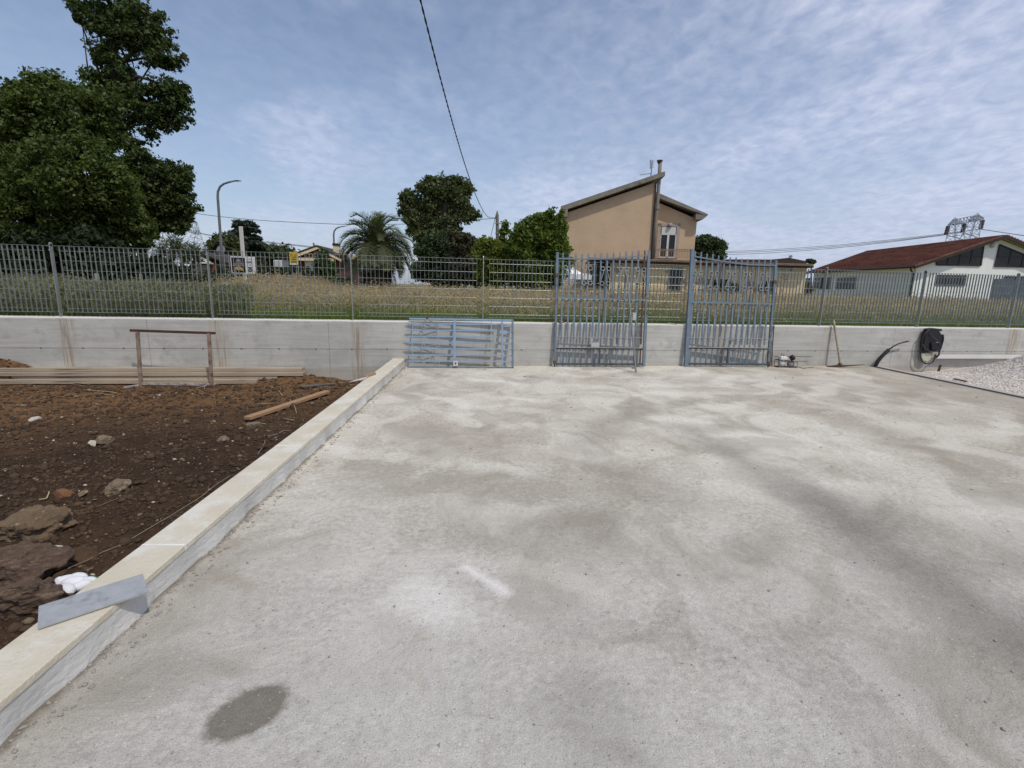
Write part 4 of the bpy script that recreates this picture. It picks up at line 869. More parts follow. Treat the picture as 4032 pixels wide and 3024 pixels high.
grass('green_weeds', 34000, reg_weed, .43, .006, M_weed, 'grey-green tall weeds behind the left part of the fence', .35, .5, .012, .06)

def leaves(C, R, per, size, up=.35, asp=1.6, seed=0):
    """clump centres C (n,3), radius R -> leaf quads"""
    r = np.random.default_rng(seed); n = len(C)*per; c = np.repeat(C, per, 0)
    d = r.normal(size=(n, 3)); d /= np.linalg.norm(d, axis=1)[:, None]; P = c+d*(np.asarray(R).repeat(per)*(r.random(n)**.5))[:, None]*np.array([1, 1, .75])
    nrm = d*.6+r.normal(size=(n, 3))*.6+np.array([0, 0, up]); nrm /= np.linalg.norm(nrm, axis=1)[:, None]
    a = np.cross(nrm, r.normal(size=(n, 3))); a /= np.linalg.norm(a, axis=1)[:, None]; b = np.cross(nrm, a); s = size*(.45+1.2*r.random(n)**1.6)[:, None]
    V = np.stack([P-a*s*asp*.5, P+b*s*.5-a*s*.1, P+a*s*asp*.5, P-b*s*.5-a*s*.1], 1).reshape(-1, 3); return V
def clumps(blobs, n, seed=0, shell=.55, clr=.35):
    """blobs: (x,y,z,rx,ry,rz,weight)"""
    r = np.random.default_rng(seed); wts = np.array([b[6] if len(b) > 6 else b[3]*b[5] for b in blobs]); wts = wts/wts.sum(); idx = r.choice(len(blobs), n, p=wts); B = np.array([b[:6] for b in blobs])[idx]
    d = r.normal(size=(n, 3)); d /= np.linalg.norm(d, axis=1)[:, None]; q = shell+(1-shell)*r.random(n)**.7; q = np.where(r.random(n) < .14, r.random(n)**.5, q); q = np.where(r.random(n) < .16, q*r.uniform(1.02, 1.28, n), q)
    return B[:, :3]+d*B[:, 3:6]*q[:, None], clr*(.55+.9*r.random(n))
def PB(Y, lst):
    """blob list given as pixel ellipses at distance Y (radii in px); depth radius = mean"""
    pl = VPl(Y); out = []
    for t in lst:
        px, py, rx, ry = t[:4]; dy = t[4] if len(t) > 4 else 0
        k = (Y+dy)/F_PX*.92; p = VPl(Y+dy).P(px, py); out.append((p.x, p.y, p.z, rx*k, (rx+ry)/2*k*.9, ry*k))
    return out
def tree(name, label, cat, Y, basepx, trunk, limbs, blobs, ncl, per, leaf, lm, seed, clr=.35, shell=.55, up=.35, asp=1.6, r0=.2, group=None, nbr=0):
    base = VPl(Y).P(*basepx); base.z = FIELD_Z
    root = thing(name, label, cat, base, group)
    mb = MB(); tp = [VPl(Y).P(*q) for q in trunk]; pts = [Vector((0, 0, -.1))]+[q-base for q in tp]; k = len(pts)
    mb.tube(pts, [r0*(1-.75*i/(k-1)) for i in range(k)], 10); bb = PB(Y, blobs)
    for li in limbs:
        lp = [VPl(Y+li[0]).P(*q)-base for q in li[1:]]; lp[0] = min(pts, key=lambda q: (q-lp[0]).length) if li[0] != 0 else lp[0]
        mb.tube(lp, [r0*.38*(1-.7*i/(len(lp)-1)) for i in range(len(lp))], 6)
    rr = random.Random(seed)
    for i in range(nbr):
        b = bb[i % len(bb)]; a = pts[rr.randint(1, k-1)]; e = Vector(b[:3])-base+Vector((rr.uniform(-.7, .7)*b[3], rr.uniform(-.7, .7)*b[4], rr.uniform(-.5, .7)*b[5])); mid = a.lerp(e, .5)+Vector((rr.uniform(-.2, .2), rr.uniform(-.2, .2), rr.uniform(0, .3)))
        mb.tube([a, mid, e], [r0*.25, r0*.14, r0*.04], 5)
    mb.build('trunk', M_bark, root, smooth=True)
    C, R = clumps(bb, ncl, seed, shell, clr); C = C-np.array(base[:]); C[:, 2] = np.maximum(C[:, 2], .05)
    V = leaves(C, R, per, leaf, up, asp, seed); V[:, 2] = np.maximum(V[:, 2], .0)
    npmesh('crown', V, np.arange(len(V)), 4, lm, root); return root
L_dark = leafmat('dark_elm_leaf', (.020, .034, .009), (.11, .15, .032), .32)
L_dark2 = leafmat('dark_green_leaf', (.020, .032, .011), (.08, .112, .030), .32)
L_euc = leafmat('eucalyptus_leaf', (.040, .054, .020), (.115, .138, .055), .28)
L_olive = leafmat('deep_green_leaf', (.022, .040, .017), (.07, .10, .04), .28)
L_brown = leafmat('brownish_leaf', (.040, .038, .020), (.065, .058, .03), .2)
L_fig = leafmat('fig_leaf', (.050, .085, .014), (.16, .205, .040), .40)
L_lime = leafmat('lime_leaf', (.065, .10, .015), (.185, .205, .04), .4)
L_pine = leafmat('pine_leaf', (.030, .048, .015), (.055, .075, .022), .2)
L_cedar = leafmat('cedar_leaf', (.030, .045, .034), (.048, .064, .045), .15)
L_hedge = leafmat('hedge_leaf', (.014, .024, .010), (.03, .044, .016), .2)
tree('broadleaf_tree', 'huge dark leafy tree filling the left edge beyond the fence', 'tree', 19, (160, 1180), [(165, 900), (190, 650), (200, 480)], [],
     [(60, 520, 170, 150), (210, 440, 150, 130), (100, 390, 90, 60), (330, 500, 110, 130), (200, 330, 40, 40), (60, 700, 220, 180), (300, 700, 200, 170, -1), (150, 850, 300, 150, -.5), (430, 860, 150, 140), (-120, 600, 150, 260), (20, 440, 70, 60), (400, 400, 60, 70), (540, 920, 60, 70)],
     1900, 95, .072, L_dark, 1, .30, .62, nbr=14, r0=.28)
tree('tall_elm', 'tall slender tree leaning right above the dark leafy tree', 'tree', 23, (350, 1180), [(370, 800), (390, 560), (430, 400), (455, 250), (440, 120), (425, 20)],
     [(0, (455, 270), (530, 200), (600, 190)), (0, (440, 380), (540, 300), (640, 330)), (.5, (400, 540), (500, 500), (560, 420))],
     [(370, 40, 75, 50), (480, 40, 90, 60), (570, 90, 75, 65), (400, 110, 55, 40), (520, 150, 90, 60), (620, 150, 60, 55), (680, 225, 45, 32), (415, 210, 52, 65), (470, 290, 80, 50), (620, 240, 50, 40), (400, 330, 80, 60), (540, 360, 90, 60), (660, 350, 80, 45), (700, 420, 45, 80), (580, 440, 80, 50), (660, 480, 60, 40), (590, 520, 35, 35), (470, 480, 80, 60), (350, 420, 60, 60), (500, 560, 60, 40), (350, 560, 70, 80), (300, 20, 30, 22), (330, 70, 35, 25)],
     760, 56, .09, L_dark2, 2, .27, .25, nbr=24, r0=.30)
tree('dark_tree', 'round dark tree just right of the tall elm, above the spiky plants', 'tree', 21.5, (560, 1180), [(560, 950), (580, 780), (600, 680)], [],
     [(560, 660, 80, 60), (650, 700, 80, 60), (700, 690, 50, 50), (600, 780, 120, 90), (700, 800, 65, 70), (560, 860, 110, 80), (690, 860, 60, 55), (480, 740, 80, 120), (720, 740, 38, 20)],
     760, 80, .078, L_dark2, 3, .26, .45, nbr=14, r0=.22)
tree('hedge', 'dark overgrown hedge behind the weeds at the left', 'hedge', 17.5, (330, 1190), [(330, 1100), (340, 1060)], [],
     [(-100, 1060, 150, 110), (80, 1070, 130, 100), (250, 1060, 140, 95), (420, 1070, 130, 90), (580, 1085, 120, 75), (720, 1110, 90, 50), (60, 960, 140, 80), (300, 970, 150, 60)],
     600, 60, .11, L_hedge, 4, .38, .5, nbr=10, r0=.1)
# far background wood behind all
tree('background_hedge', 'low dark green hedge behind the billboard and the small signs', 'hedge', 33, (960, 1170), [(960, 1120), (960, 1090)], [],
     [(700, 1120, 110, 32), (880, 1112, 110, 40), (1050, 1100, 110, 45), (1170, 1100, 90, 38), (1290, 1120, 90, 25)], 330, 50, .16, L_hedge, 5, .5, .5, nbr=4, r0=.1)
tree('treeline', 'rounded green trees between the cedar and the far villa', 'tree', 62, (1080, 1150), [(1080, 1080), (1080, 1020)], [],
     [(1000, 1030, 60, 45), (1060, 1000, 50, 30), (1120, 1010, 55, 30), (1090, 1050, 110, 40), (880, 1010, 50, 60), (1180, 1040, 45, 25), (1040, 985, 18, 14), (1125, 982, 14, 10)], 260, 55, .26, L_pine, 6, 1.0, .4, nbr=6, r0=.25)
tree('green_shrub', 'light green broad tree at the left foot of the cedar', 'tree', 52, (890, 1150), [(890, 1050), (890, 980)], [],
     [(880, 950, 32, 30), (860, 990, 30, 30), (905, 970, 40, 40), (850, 965, 18, 18), (930, 1010, 40, 40)], 130, 55, .22, leafmat('mid_green_leaf', (.05, .06, .024), (.08, .09, .035), .25), 7, .7, .4, nbr=6, r0=.2)
# cedar: layered shelves
def cedar():
    Y = 58; base = VPl(Y).P(962, 1150); base.z = FIELD_Z; root = thing('cedar', 'blue-green layered cedar behind the white post', 'tree', base)
    top = VPl(Y).P(966, 872)-base; mb = MB().tube([(0, 0, 0), top*.5, top*.97], [.45, .28, .08], 8); V = []; r = random.Random(5)
    shelves = [(962, 872, 30), (985, 885, 22), (945, 882, 20), (955, 898, 38), (985, 905, 26), (935, 915, 26), (975, 925, 36), (940, 935, 40), (1000, 935, 22), (960, 950, 44), (1005, 955, 24), (985, 972, 44), (1010, 978, 26), (950, 980, 40), (1000, 1000, 40), (930, 1000, 36)]
    for px, py, w_ in shelves:
        p = VPl(Y+r.uniform(-2, 2)).P(px, py)-base; k = Y/F_PX; n = 26
        cc = np.array([[p.x+r.uniform(-1, 1)*w_*k, p.y+r.uniform(-1, 1)*w_*k*.8, p.z+r.uniform(-.10, .10)] for _ in range(n)]); cc[:, 2] -= .25*np.abs(cc[:, 0]-p.x)/(w_*k)*r.uniform(.2, 1)
        V.append(leaves(cc, np.full(n, .32), 34, .17, 1.2, 2.0, int(px*7+py))*np.array([1, 1, 1])); mb.tube([Vector((0, 0, p.z-.4)), p], [.09, .03], 5)
    mb.build('trunk', M_bark, root); V = np.concatenate(V); npmesh('crown', V, np.arange(len(V)), 4, L_cedar, root)
cedar()
tree('cypress_shrub', 'narrow bright green bush in front of the far villa', 'bush', 27, (1275, 1140), [(1275, 1090), (1272, 1030)], [],
     [(1270, 1000, 14, 22), (1270, 1035, 26, 30), (1285, 1060, 32, 34), (1262, 1080, 30, 34), (1290, 1100, 30, 30)], 170, 60, .075, leafmat('bright_bush_leaf', (.03, .055, .012), (.055, .095, .02), .3), 8, .22, .4, nbr=6, r0=.07)
tree('eucalyptus', 'tall eucalyptus with cloudy olive crown behind the palm', 'tree', 33, (1760, 1160), [(1750, 1000), (1745, 900), (1755, 800), (1750, 730)],
     [(0, (1745, 930), (1700, 860), (1640, 820)), (0, (1750, 870), (1800, 820), (1850, 800)), (0, (1750, 850), (1700, 780), (1680, 740))],
     [(1760, 720, 42, 24), (1700, 725, 44, 26), (1800, 725, 30, 24), (1670, 745, 26, 26), (1730, 760, 60, 36), (1800, 770, 50, 40), (1840, 750, 24, 30), (1610, 780, 28, 26), (1605, 825, 28, 34), (1650, 800, 28, 26), (1690, 805, 40, 36), (1820, 810, 40, 24), (1860, 842, 30, 16), (1630, 865, 46, 28), (1700, 870, 50, 34), (1770, 850, 40, 40), (1830, 860, 26, 16), (1640, 905, 36, 26), (1690, 935, 60, 46), (1770, 920, 50, 40), (1680, 1000, 50, 50)],
     640, 76, .105, L_euc, 9, .34, .4, up=0, nbr=22, r0=.38)
tree('olive_bush', 'deep green rounded tree below the eucalyptus', 'tree', 27, (1730, 1150), [(1730, 1080), (1730, 1000)], [],
     [(1730, 950, 55, 40), (1690, 985, 50, 36), (1770, 980, 55, 45), (1740, 1020, 95, 45), (1700, 1060, 75, 40), (1790, 1060, 60, 45), (1650, 1075, 30, 24), (1740, 1095, 90, 30)], 640, 80, .075, L_olive, 10, .26, .5, nbr=10, r0=.16)
tree('brown_bush', 'brownish green bush between the deep green tree and the light green bush', 'bush', 24, (1830, 1150), [(1830, 1080), (1835, 1000)], [],
     [(1825, 945, 34, 26), (1860, 965, 24, 26), (1820, 985, 44, 34), (1840, 1040, 48, 50), (1800, 1080, 40, 44), (1860, 1090, 36, 36), (1790, 930, 18, 20)], 360, 70, .07, L_brown, 11, .22, .5, nbr=8, r0=.12)
tree('light_bush', 'light green bush under the wooden pole', 'bush', 20, (1960, 1160), [(1955, 1100), (1950, 1040)], [],
     [(1915, 965, 34, 24), (1950, 985, 40, 30), (1890, 1000, 26, 34), (1930, 1030, 50, 40), (2010, 1020, 46, 30), (1960, 1080, 70, 44), (2040, 1085, 50, 44), (1900, 1085, 30, 40)], 480, 60, .07, L_lime, 12, .22, .5, nbr=10, r0=.09)
tree('sapling', 'slim leafy sapling sprouting right of the wooden pole', 'sapling', 20.5, (1990, 1160), [(1988, 1050), (1986, 960), (1990, 890)], [],
     [(1992, 890, 12, 18), (2005, 915, 14, 16), (1980, 920, 16, 16), (1985, 950, 22, 20), (2015, 955, 16, 14), (1995, 985, 24, 18)], 70, 40, .06, L_fig, 13, .14, .3, nbr=6, r0=.05)
tree('fig_tree', 'broad green fig tree against the left corner of the tan house', 'tree', 19.5, (2140, 1165), [(2140, 1080), (2130, 1000), (2125, 930)], [],
     [(2100, 890, 40, 26), (2150, 880, 44, 26), (2190, 905, 36, 30), (2060, 925, 34, 34), (2130, 940, 60, 40), (2200, 960, 34, 34), (2170, 1000, 58, 40), (2070, 985, 50, 40), (2215, 990, 22, 24), (2100, 1050, 60, 50), (2180, 1070, 46, 55), (2230, 1030, 14, 16), (2110, 1100, 80, 40), (2170, 845, 10, 14), (2110, 862, 12, 12)], 900, 52, .085, L_fig, 14, .22, .45, nbr=18, r0=.12)
tree('vine_sprig', 'loose leafy sprig reaching up to the tan house roof corner', 'plant', 19.2, (2195, 1165), [(2196, 1000), (2190, 900), (2182, 840)], [],
     [(2178, 834, 5, 8), (2190, 852, 9, 8), (2204, 850, 8, 9), (2212, 835, 6, 8)], 14, 18, .085, L_lime, 15, .10, .2, nbr=4, r0=.02)
tree('round_pine', 'round dark pine crown behind the right side of the tan house', 'tree', 52, (2790, 1150), [(2790, 1060), (2785, 1000)], [],
     [(2780, 965, 50, 34), (2755, 975, 34, 30), (2815, 975, 36, 30), (2790, 1000, 62, 30)], 520, 70, .13, L_pine, 16, .45, .6, nbr=6, r0=.3)
tree('far_palm', 'tiny distant palm between the low pale tiled roof and the red tiled roof', 'palm', 90, (3195, 1150), [(3195, 1060), (3193, 1034)], [], [(3190, 1028, 10, 5), (3202, 1031, 8, 4)], 18, 30, .35, L_olive, 17, .3, .2, r0=.2)
# small palms in the treeline, spiky yucca plants
def palm(name, label, Y, basepx, headpx, L, nf, npair, droop, lw, mlive, mdead, ndead, tr, seed, ll=.36, stiff=1.0):
    base = VPl(Y).P(*basepx); base.z = FIELD_Z; head = VPl(Y).P(*headpx)-base; root = thing(name, label, 'palm', base); r = random.Random(seed)
    mb = MB(); H = head.z; mb.tube([(0, 0, -.1), (0, 0, H*.3), (0, 0, H*.8), head], [tr*1.15, tr, tr*1.05, tr*.75], 14); mb.build('trunk', M_bark, root)
    def frond(mbs, d, up0, Lf, dr, dead):
        V = []; p = Vector(head)+Vector((r.uniform(-.1, .1), r.uniform(-.1, .1), r.uniform(-.25, .1) if not dead else r.uniform(-1.0, -.1))); v = Vector((d.x*math.cos(up0), d.y*math.cos(up0), math.sin(up0))); pts = [p]; dirs = [v]; st_ = Lf/18
        for i in range(18):
            v = (v+Vector((0, 0, -dr*.055*(1+i*.12)))).normalized(); p = p+v*st_; pts.append(p); dirs.append(v)
        side = d.cross(Z).normalized()
        for k in range(npair):
            t = .12+.88*k/npair; j = min(int(t*18), 17); q = pts[j].lerp(pts[j+1], t*18-j if t*18-j < 1 else 1); dv = dirs[j]
            ln = ll*Lf*(.35+.65*math.sin(math.pi*min(1, t*.9+.12)))
            for sd in (-1, 1):
                ld_ = (side*sd*.75+dv*.75*stiff+Vector((0, 0, .30 if not dead else -.5))+Vector((r.uniform(-.15, .15),)*3)).normalized(); e = q+ld_*ln*r.uniform(.8, 1.1)+Vector((0, 0, -ln*.18))
                m2 = q.lerp(e, .55)+Vector((0, 0, ln*.06)); wv = dv*lw
                V += [q-wv*.5, q+wv*.5, m2+wv*.6, m2-wv*.6, m2-wv*.6, m2+wv*.6, e, e]
        mbs.append(np.array([x[:] for x in V]))
        return pts
    live, dead, rac = [], [], MB()
    for i in range(nf):
        a = r.uniform(0, 6.283); el = math.radians(r.uniform(5, 82)); d = Vector((math.cos(a), math.sin(a), 0)); pts = frond(live, d, el, L*r.uniform(.8, 1.05), droop*r.uniform(.8, 1.3), False); rac.tube(pts[::3], [.02*L/2]*len(pts[::3]), 4)
    for i in range(ndead):
        a = r.uniform(0, 6.283); el = math.radians(r.uniform(-85, -5)); d = Vector((math.cos(a), math.sin(a), 0)); frond(dead, d, el, L*r.uniform(.6, .95), droop*1.6, True)
    for nm, arr, mm in (('fronds', live, mlive), ('dead_fronds', dead, mdead)):
        if arr:
            V = np.concatenate(arr); q = np.arange(len(V)).reshape(-1, 8)
            tri = np.concatenate([q[:, [0, 1, 2]], q[:, [0, 2, 3]], q[:, [4, 5, 6]]]); npmesh(nm, V, tri, 3, mm, root)
    rac.build('frond_stems', mlive, root); return root
L_palm = leafmat('palm_leaf', (.045, .060, .028), (.125, .140, .066), .25); L_pd = leafmat('dead_palm_leaf', (.045, .036, .024), (.095, .075, .048), .15)
palm('feather_palm', 'big feathery palm with a skirt of dead fronds in the middle distance', 23, (1480, 1155), (1480, 975), 2.15, 84, 46, 1.25, .024, L_palm, L_pd, 170, .45, 3, .30)
for i, (px, py, lb) in enumerate(((640, 975, 'leftmost spiky yucca head beneath the dark trees'), (690, 965, 'middle spiky yucca head beneath the dark trees'), (735, 990, 'yucca head leaning over the left villa roof'), (770, 1000, 'lowest rightmost spiky yucca head above the fence'), (665, 1060, 'low spiky yucca clump behind the fence bars'))):
    palm('yucca', lb, 20, (px-5 if i < 4 else px, 1170), (px, py+20), .62, 46, 3, .25, .03, leafmat('yucca_leaf', (.05, .065, .02), (.09, .11, .035), .2), L_pd, 0, .07, 20+i, .9, 1.6)['category'] = 'yucca'
for i, (px, py, lb) in enumerate(((1040, 972, 'left small feathery palm top above the treeline'), (1122, 976, 'right small feathery palm top above the treeline'))):
    palm('small_palm', lb, 58, (px, 1150), (px, py+4), 1.1, 18, 12, 1.8, .09, L_palm, L_pd, 0, .2, 40+i, .3)

# ------------------------------------------------------------------ buildings
def quadwin(pl, x0, y0, x1, y1, root, w=.02, split=1, frame=M_frame, fr=.06, name='window', glass=M_glass, hsplit=0):
    a = pl.hit(x0, y1); b = pl.hit(x1, y0); u0, v0, u1, v1 = a[0], a[1], b[0], b[1]
    mb = MB(); mb.box(u0, u1, v0, v0+fr, w, w+.05); mb.box(u0, u1, v1-fr, v1, w, w+.05); mb.box(u0, u0+fr, v0+fr, v1-fr, w, w+.05); mb.box(u1-fr, u1, v0+fr, v1-fr, w, w+.05)
    for i in range(1, split+1 if split > 0 else 1):
        if split > 1 or split == 1: q = u0+(u1-u0)*i/(split+1); mb.box(q-fr*.4, q+fr*.4, v0+fr, v1-fr, w, w+.045)
    for i in range(1, hsplit+1): q = v0+(v1-v0)*i/(hsplit+1); mb.box(u0+fr, u1-fr, q-.02, q+.02, w, w+.04)
    o = mb.build(name, frame, root); MB().box(u0+fr*.5, u1-fr*.5, v0+fr*.5, v1-fr*.5, w-.01, w+.015).build('pane', glass, o); return o
HA = -4
hp1 = VPl(35, HA); hp2 = VPl(36.3, HA)
house = thing('tan_house', 'tan roughcast house with two unequal sloping roofs and a tall chimney', 'house', M=hp1.mat())
def hz(x, y, pl=hp1): return pl.hit(2100+x*.31646, 580+y*.31646)
a = hz(365, 900); e = hz(1525, 425); bR = hz(1475, 1380)
DEP = 9.0
mb = MB(); mb.prism([(a[0], FIELD_Z-.3, 0), (bR[0]+.15, FIELD_Z-.3, 0), (e[0], e[1]-.05, 0), (a[0], hz(365, 830)[1], 0)], (0, 0, -DEP)); mb.build('main_wall', M_stucco, house)
# main roof slab, from eave to ridge with front overhang .45
r0, r1 = hz(425, 775), hz(1620, 372); tn = .30
sl_ = (r1[1]-r0[1])/(r1[0]-r0[0])
MB().prism([(r0[0]-.35, r0[1]-.35*sl_-.02, .45), (r1[0], r1[1], .45), (r1[0]-.02, r1[1]+tn*.9, .45), (r0[0]-.45, r0[1]+tn-.45*sl_, .45)], (0, 0, -DEP-.9)).build('main_roof', M_conc, house)
g0 = hz(425, 815); MB().prism([(r0[0]-.75, r0[1]-.55, .44), (g0[0], r0[1]-.50, .44), (g0[0], r0[1]+.02, .44), (r0[0]-.40, r0[1]+.10, .44)], (0, 0, -DEP-.88)).build('eave_cornice', M_conc, house)
# right volume (set back)
def h2z(x, y): q = hp2.hit(2100+x*.31646, 580+y*.31646); return (q[0], q[1])
zb = -((hp2.o-hp1.o).dot(hp1.n))*-1
back = (hp2.o-hp1.o).dot(hp1.n)
def toh(pt, w=0):   # hp2 coords to local hp1 frame
    P_ = hp2.pt(pt[0], pt[1], w)-hp1.o; return (P_.dot(hp1.u), P_.dot(hp1.v), P_.dot(hp1.n))
q1, q2, q3, q4 = h2z(1480, 1640), h2z(2000, 1640), h2z(2037, 900), h2z(1480, 660)
MB().prism([toh((q4[0]-.3, FIELD_Z-.3)), toh((q3[0], FIELD_Z-.3)), toh((q3[0], q3[1]+.02)), toh((q4[0]-.3, h2z(1556, 650)[1]+.1))], (0, 0, -7.6)).build('side_wall', M_stucco, house)
s0, s1 = h2z(1540, 645), h2z(2135, 868)
MB().prism([toh((s0[0]-.5, s0[1]+.17), .5), toh((s1[0], s1[1]-.0), .5), toh((s1[0]+.05, s1[1]+.12), .5), toh((s0[0]-.5, s0[1]+.50), .5)], (0, 0, -8.6)).build('side_roof', M_conc, house)
cc = h2z(1995, 885); MB().prism([toh((cc[0], cc[1]-.12), .49), toh((s1[0]-.25, s1[1]-.22), .49), toh((s1[0]-.0, s1[1]+.02), .49), toh((cc[0], cc[1]+.25), .49)], (0, 0, -8.5)).build('eave_cornice', M_conc, house)
# chimney flue pipe
pp = [(1575, 180), (1560, 420), (1535, 750), (1515, 960), (1485, 1390)]
MB().tube([(*hz(*p_), .12) for p_ in pp], [.12, .115, .11, .11, .11], 12).build('chimney', mat('cement_flue', (.25, .22, .185), (.17, .15, .125), 2, .9, .3, 12), house, smooth=True)
q = hz(1568, 185); MB().lathe((q[0], q[1], .12), [(.12, -.12), (.15, -.02), (.19, .04), (.19, .08), (.1, .11)], 12, Vector((0, 1, 0))).build('chimney_cap', M_rust, house)
q = hz(1528, 750); MB().lathe((q[0]+.05, q[1], .12), [(.15, -.12), (.15, .12)], 12, Vector((0, 1, 0))).build('flue_collar', M_conc, house)
q0, q1_ = hz(1530, 430), hz(1468, 1390); MB().bar((q0[0]-.03, q0[1], .06), (q1_[0]-.03, q1_[1], .06), .09, .09, up=(0, 0, 1)).build('drainpipe', M_rust, house)
# balcony door
dpl = hp2
dr_ = MB(); u0, v1 = h2z(1590, 985); u1, _ = h2z(1785, 985); _, v0 = h2z(1590, 1378)
ml = M_frame
def hbox(u0, u1, v0, v1, w0, w1): 
    mbx = MB(); pts = [toh((u0, v0), w0), toh((u1, v0), w0), toh((u1, v1), w0), toh((u0, v1), w0)]; P1 = Vector(toh((u0, v0), w1))-Vector(toh((u0, v0), w0)); return mbx.prism(pts, P1)
sur = MB()
for (a0, a1, b0, b1) in ((u0-.22, u0, v0, v1+.2), (u1, u1+.22, v0, v1+.2), (u0-.22, u1+.22, v1, v1+.22)):
    mbx = hbox(a0, a1, b0, b1, .0, .035); sur.add(mbx.v, mbx.f)
sur.build('door_surround', mat('raw_plaster', (.42, .37, .33), (.33, .27, .22), 4, .95), house)
vsh = h2z(1600, 1090)[1]
door = hbox(u0, u1, v0, v1, -.02, .005).build('balcony_door', M_glass, house)
hbox(u0+.05, u1-.05, vsh, v1-.04, .006, .05).build('roller_shutter', mat('white_shutter', (.60, .63, .60), (.52, .55, .52), 1, .6, .2, 10, stretch=(.1, 20, .1)), door)
fr = MB()
um = (u0+u1)/2
for (a0, a1, b0, b1) in ((u0, u0+.05, v0, vsh), (u1-.05, u1, v0, vsh), (um-.07, um+.07, v0, vsh), (u0+.05, u1-.05, v0, v0+.10)):
    mbx = hbox(a0, a1, b0, b1, .006, .05); fr.add(mbx.v, mbx.f)
fr.build('door_frame', M_frame, door)
q = h2z(1697, 970); MB().lathe(toh(q, .12), [(.02, -.15), (.13, -.1), (.16, 0), (.12, .1), (.02, .14)], 12, Vector((0, 1, 0))).build('wall_lamp', mat('lamp_mauve', (.36, .30, .40)), house, smooth=True)
# railing
rl_ = VPl(34.9, HA); z0_, z1_ = None, None
def rz(x, y): P_ = rl_.P(2100+x*.31646, 580+y*.31646)-hp1.o; return (P_.dot(hp1.u), P_.dot(hp1.v), P_.dot(hp1.n))
a, b = rz(1482, 1268), rz(2000, 1275); c2_, d2_ = rz(1480, 1375), rz(1998, 1382)
mb = MB().bar(a, b, .05, .05, up=(0, 1, 0)); mb.bar((a[0], a[1]-.10, a[2]), (b[0], b[1]-.10, b[2]), .03, .03, up=(0, 1, 0))
nrl = 26
for i in range(nrl+1):
    t = i/nrl; P0 = Vector(c2_).lerp(Vector(d2_), t); P1 = Vector(a).lerp(Vector(b), t); mb.bar(P0, P1, .03, .02, up=(0, 0, 1))
mb.build('balcony_railing', mat('tan_railing', (.30, .21, .13), (.22, .15, .1), 4, .7), house)
# antenna (resting on the roof -> own part)
an = MB(); q0, q1_ = hz(1478, 385), hz(1500, 140); an.tube([(*q0, -.5), (*q1_, -.5)], .035, 6)
for yy in range(6): y_ = 145+yy*16; p0, p1 = hz(1482, y_), hz(1520, y_); an.tube([(*p0, -.5), (*p1, -.5)], .012, 4)
p0, p1 = hz(1478, 130), hz(1475, 245); an.tube([(*p0, -.52), (*p1, -.52)], .03, 5); p0, p1 = hz(1340, 322), hz(1485, 300); an.tube([(*p0, -.5), (*p1, -.5)], .025, 5)
an.build('antenna', M_metalg, house)

# low extension / outbuilding in front
ep = VPl(32.0, -6); ext = thing('low_outbuilding', 'low peeling cream outbuilding with tiled eaves in front of the tan house', 'outbuilding', M=ep.mat())
eu0 = ep.hit(2400, 1100)[0]; eu1 = ep.hit(3172, 1100)[0]; ez0 = ep.hit(2560, 1034)[1]; ez1 = ep.hit(3150, 1052)[1]
MB().prism([(eu0, FIELD_Z-.3, 0), (eu1, FIELD_Z-.3, 0), (eu1, ez1, 0), (eu0, ez0+.05, 0)], (0, 0, -2.6)).build('wall', M_stuccoL, ext)
u_l = ep.hit(2300, 1040)[0]; MB().prism([(u_l, FIELD_Z-.2, -.3), (eu0-.01, FIELD_Z-.2, -.3), (eu0-.01, ez0, -.3), (u_l+.3, ez0-.25, -.3)], (0, 0, -2)).build('timber_porch', mat('old_boards', (.085, .07, .055), (.03, .025, .02), 3, .9, .4, 10, 0, (.16, .14, .12), 2, stretch=(4, .4, 1)), ext)
# tiled eaves: row of half-round tiles
rt = MB(); n_t = 96; ua = ep.hit(2300, 1040)[0]+.3; ub = ep.hit(3190, 1050)[0]
za = ep.hit(2560, 1026)[1]; zb2 = ep.hit(3170, 1044)[1]; uza = ep.hit(2560, 1026)[0]; uzb = ep.hit(3170, 1044)[0]
for i in range(n_t):
    u = ua+(ub-ua)*i/n_t; zq = za+(zb2-za)*(u-uza)/(uzb-uza); rr_ = (ub-ua)/n_t*.55
    rt.tube([(u, zq-.02, .55), (u, zq+.10, -2.7)], rr_, 6)
rt.build('tile_roof', M_tileold, ext)
MB().prism([(ua-.1, za-.16, .45), (ub, zb2-.16+.0, .45), (ub, zb2-.05, .45), (ua-.1, za-.05, .45)], (0, 0, -2.9)).build('eaves_board', M_brown, ext)
for (x0, y0, x1, y1) in ((2628, 1056, 2688, 1155),): quadwin(ep, x0, y0, x1, y1, ext, .02, 1, mat('grey_window_frame', (.20, .20, .19)), .08, hsplit=2)
a = ep.hit(3010, 1160); b = ep.hit(3052, 1106); MB().box(a[0], b[0], a[1], b[1], .0, .03).build('doorway', M_dark, ext)
a = ep.hit(2355, 1170); b = ep.hit(2398, 1050); MB().box(a[0], b[0], a[1], b[1], -.28, -.1).build('shed_door', M_dark, ext)
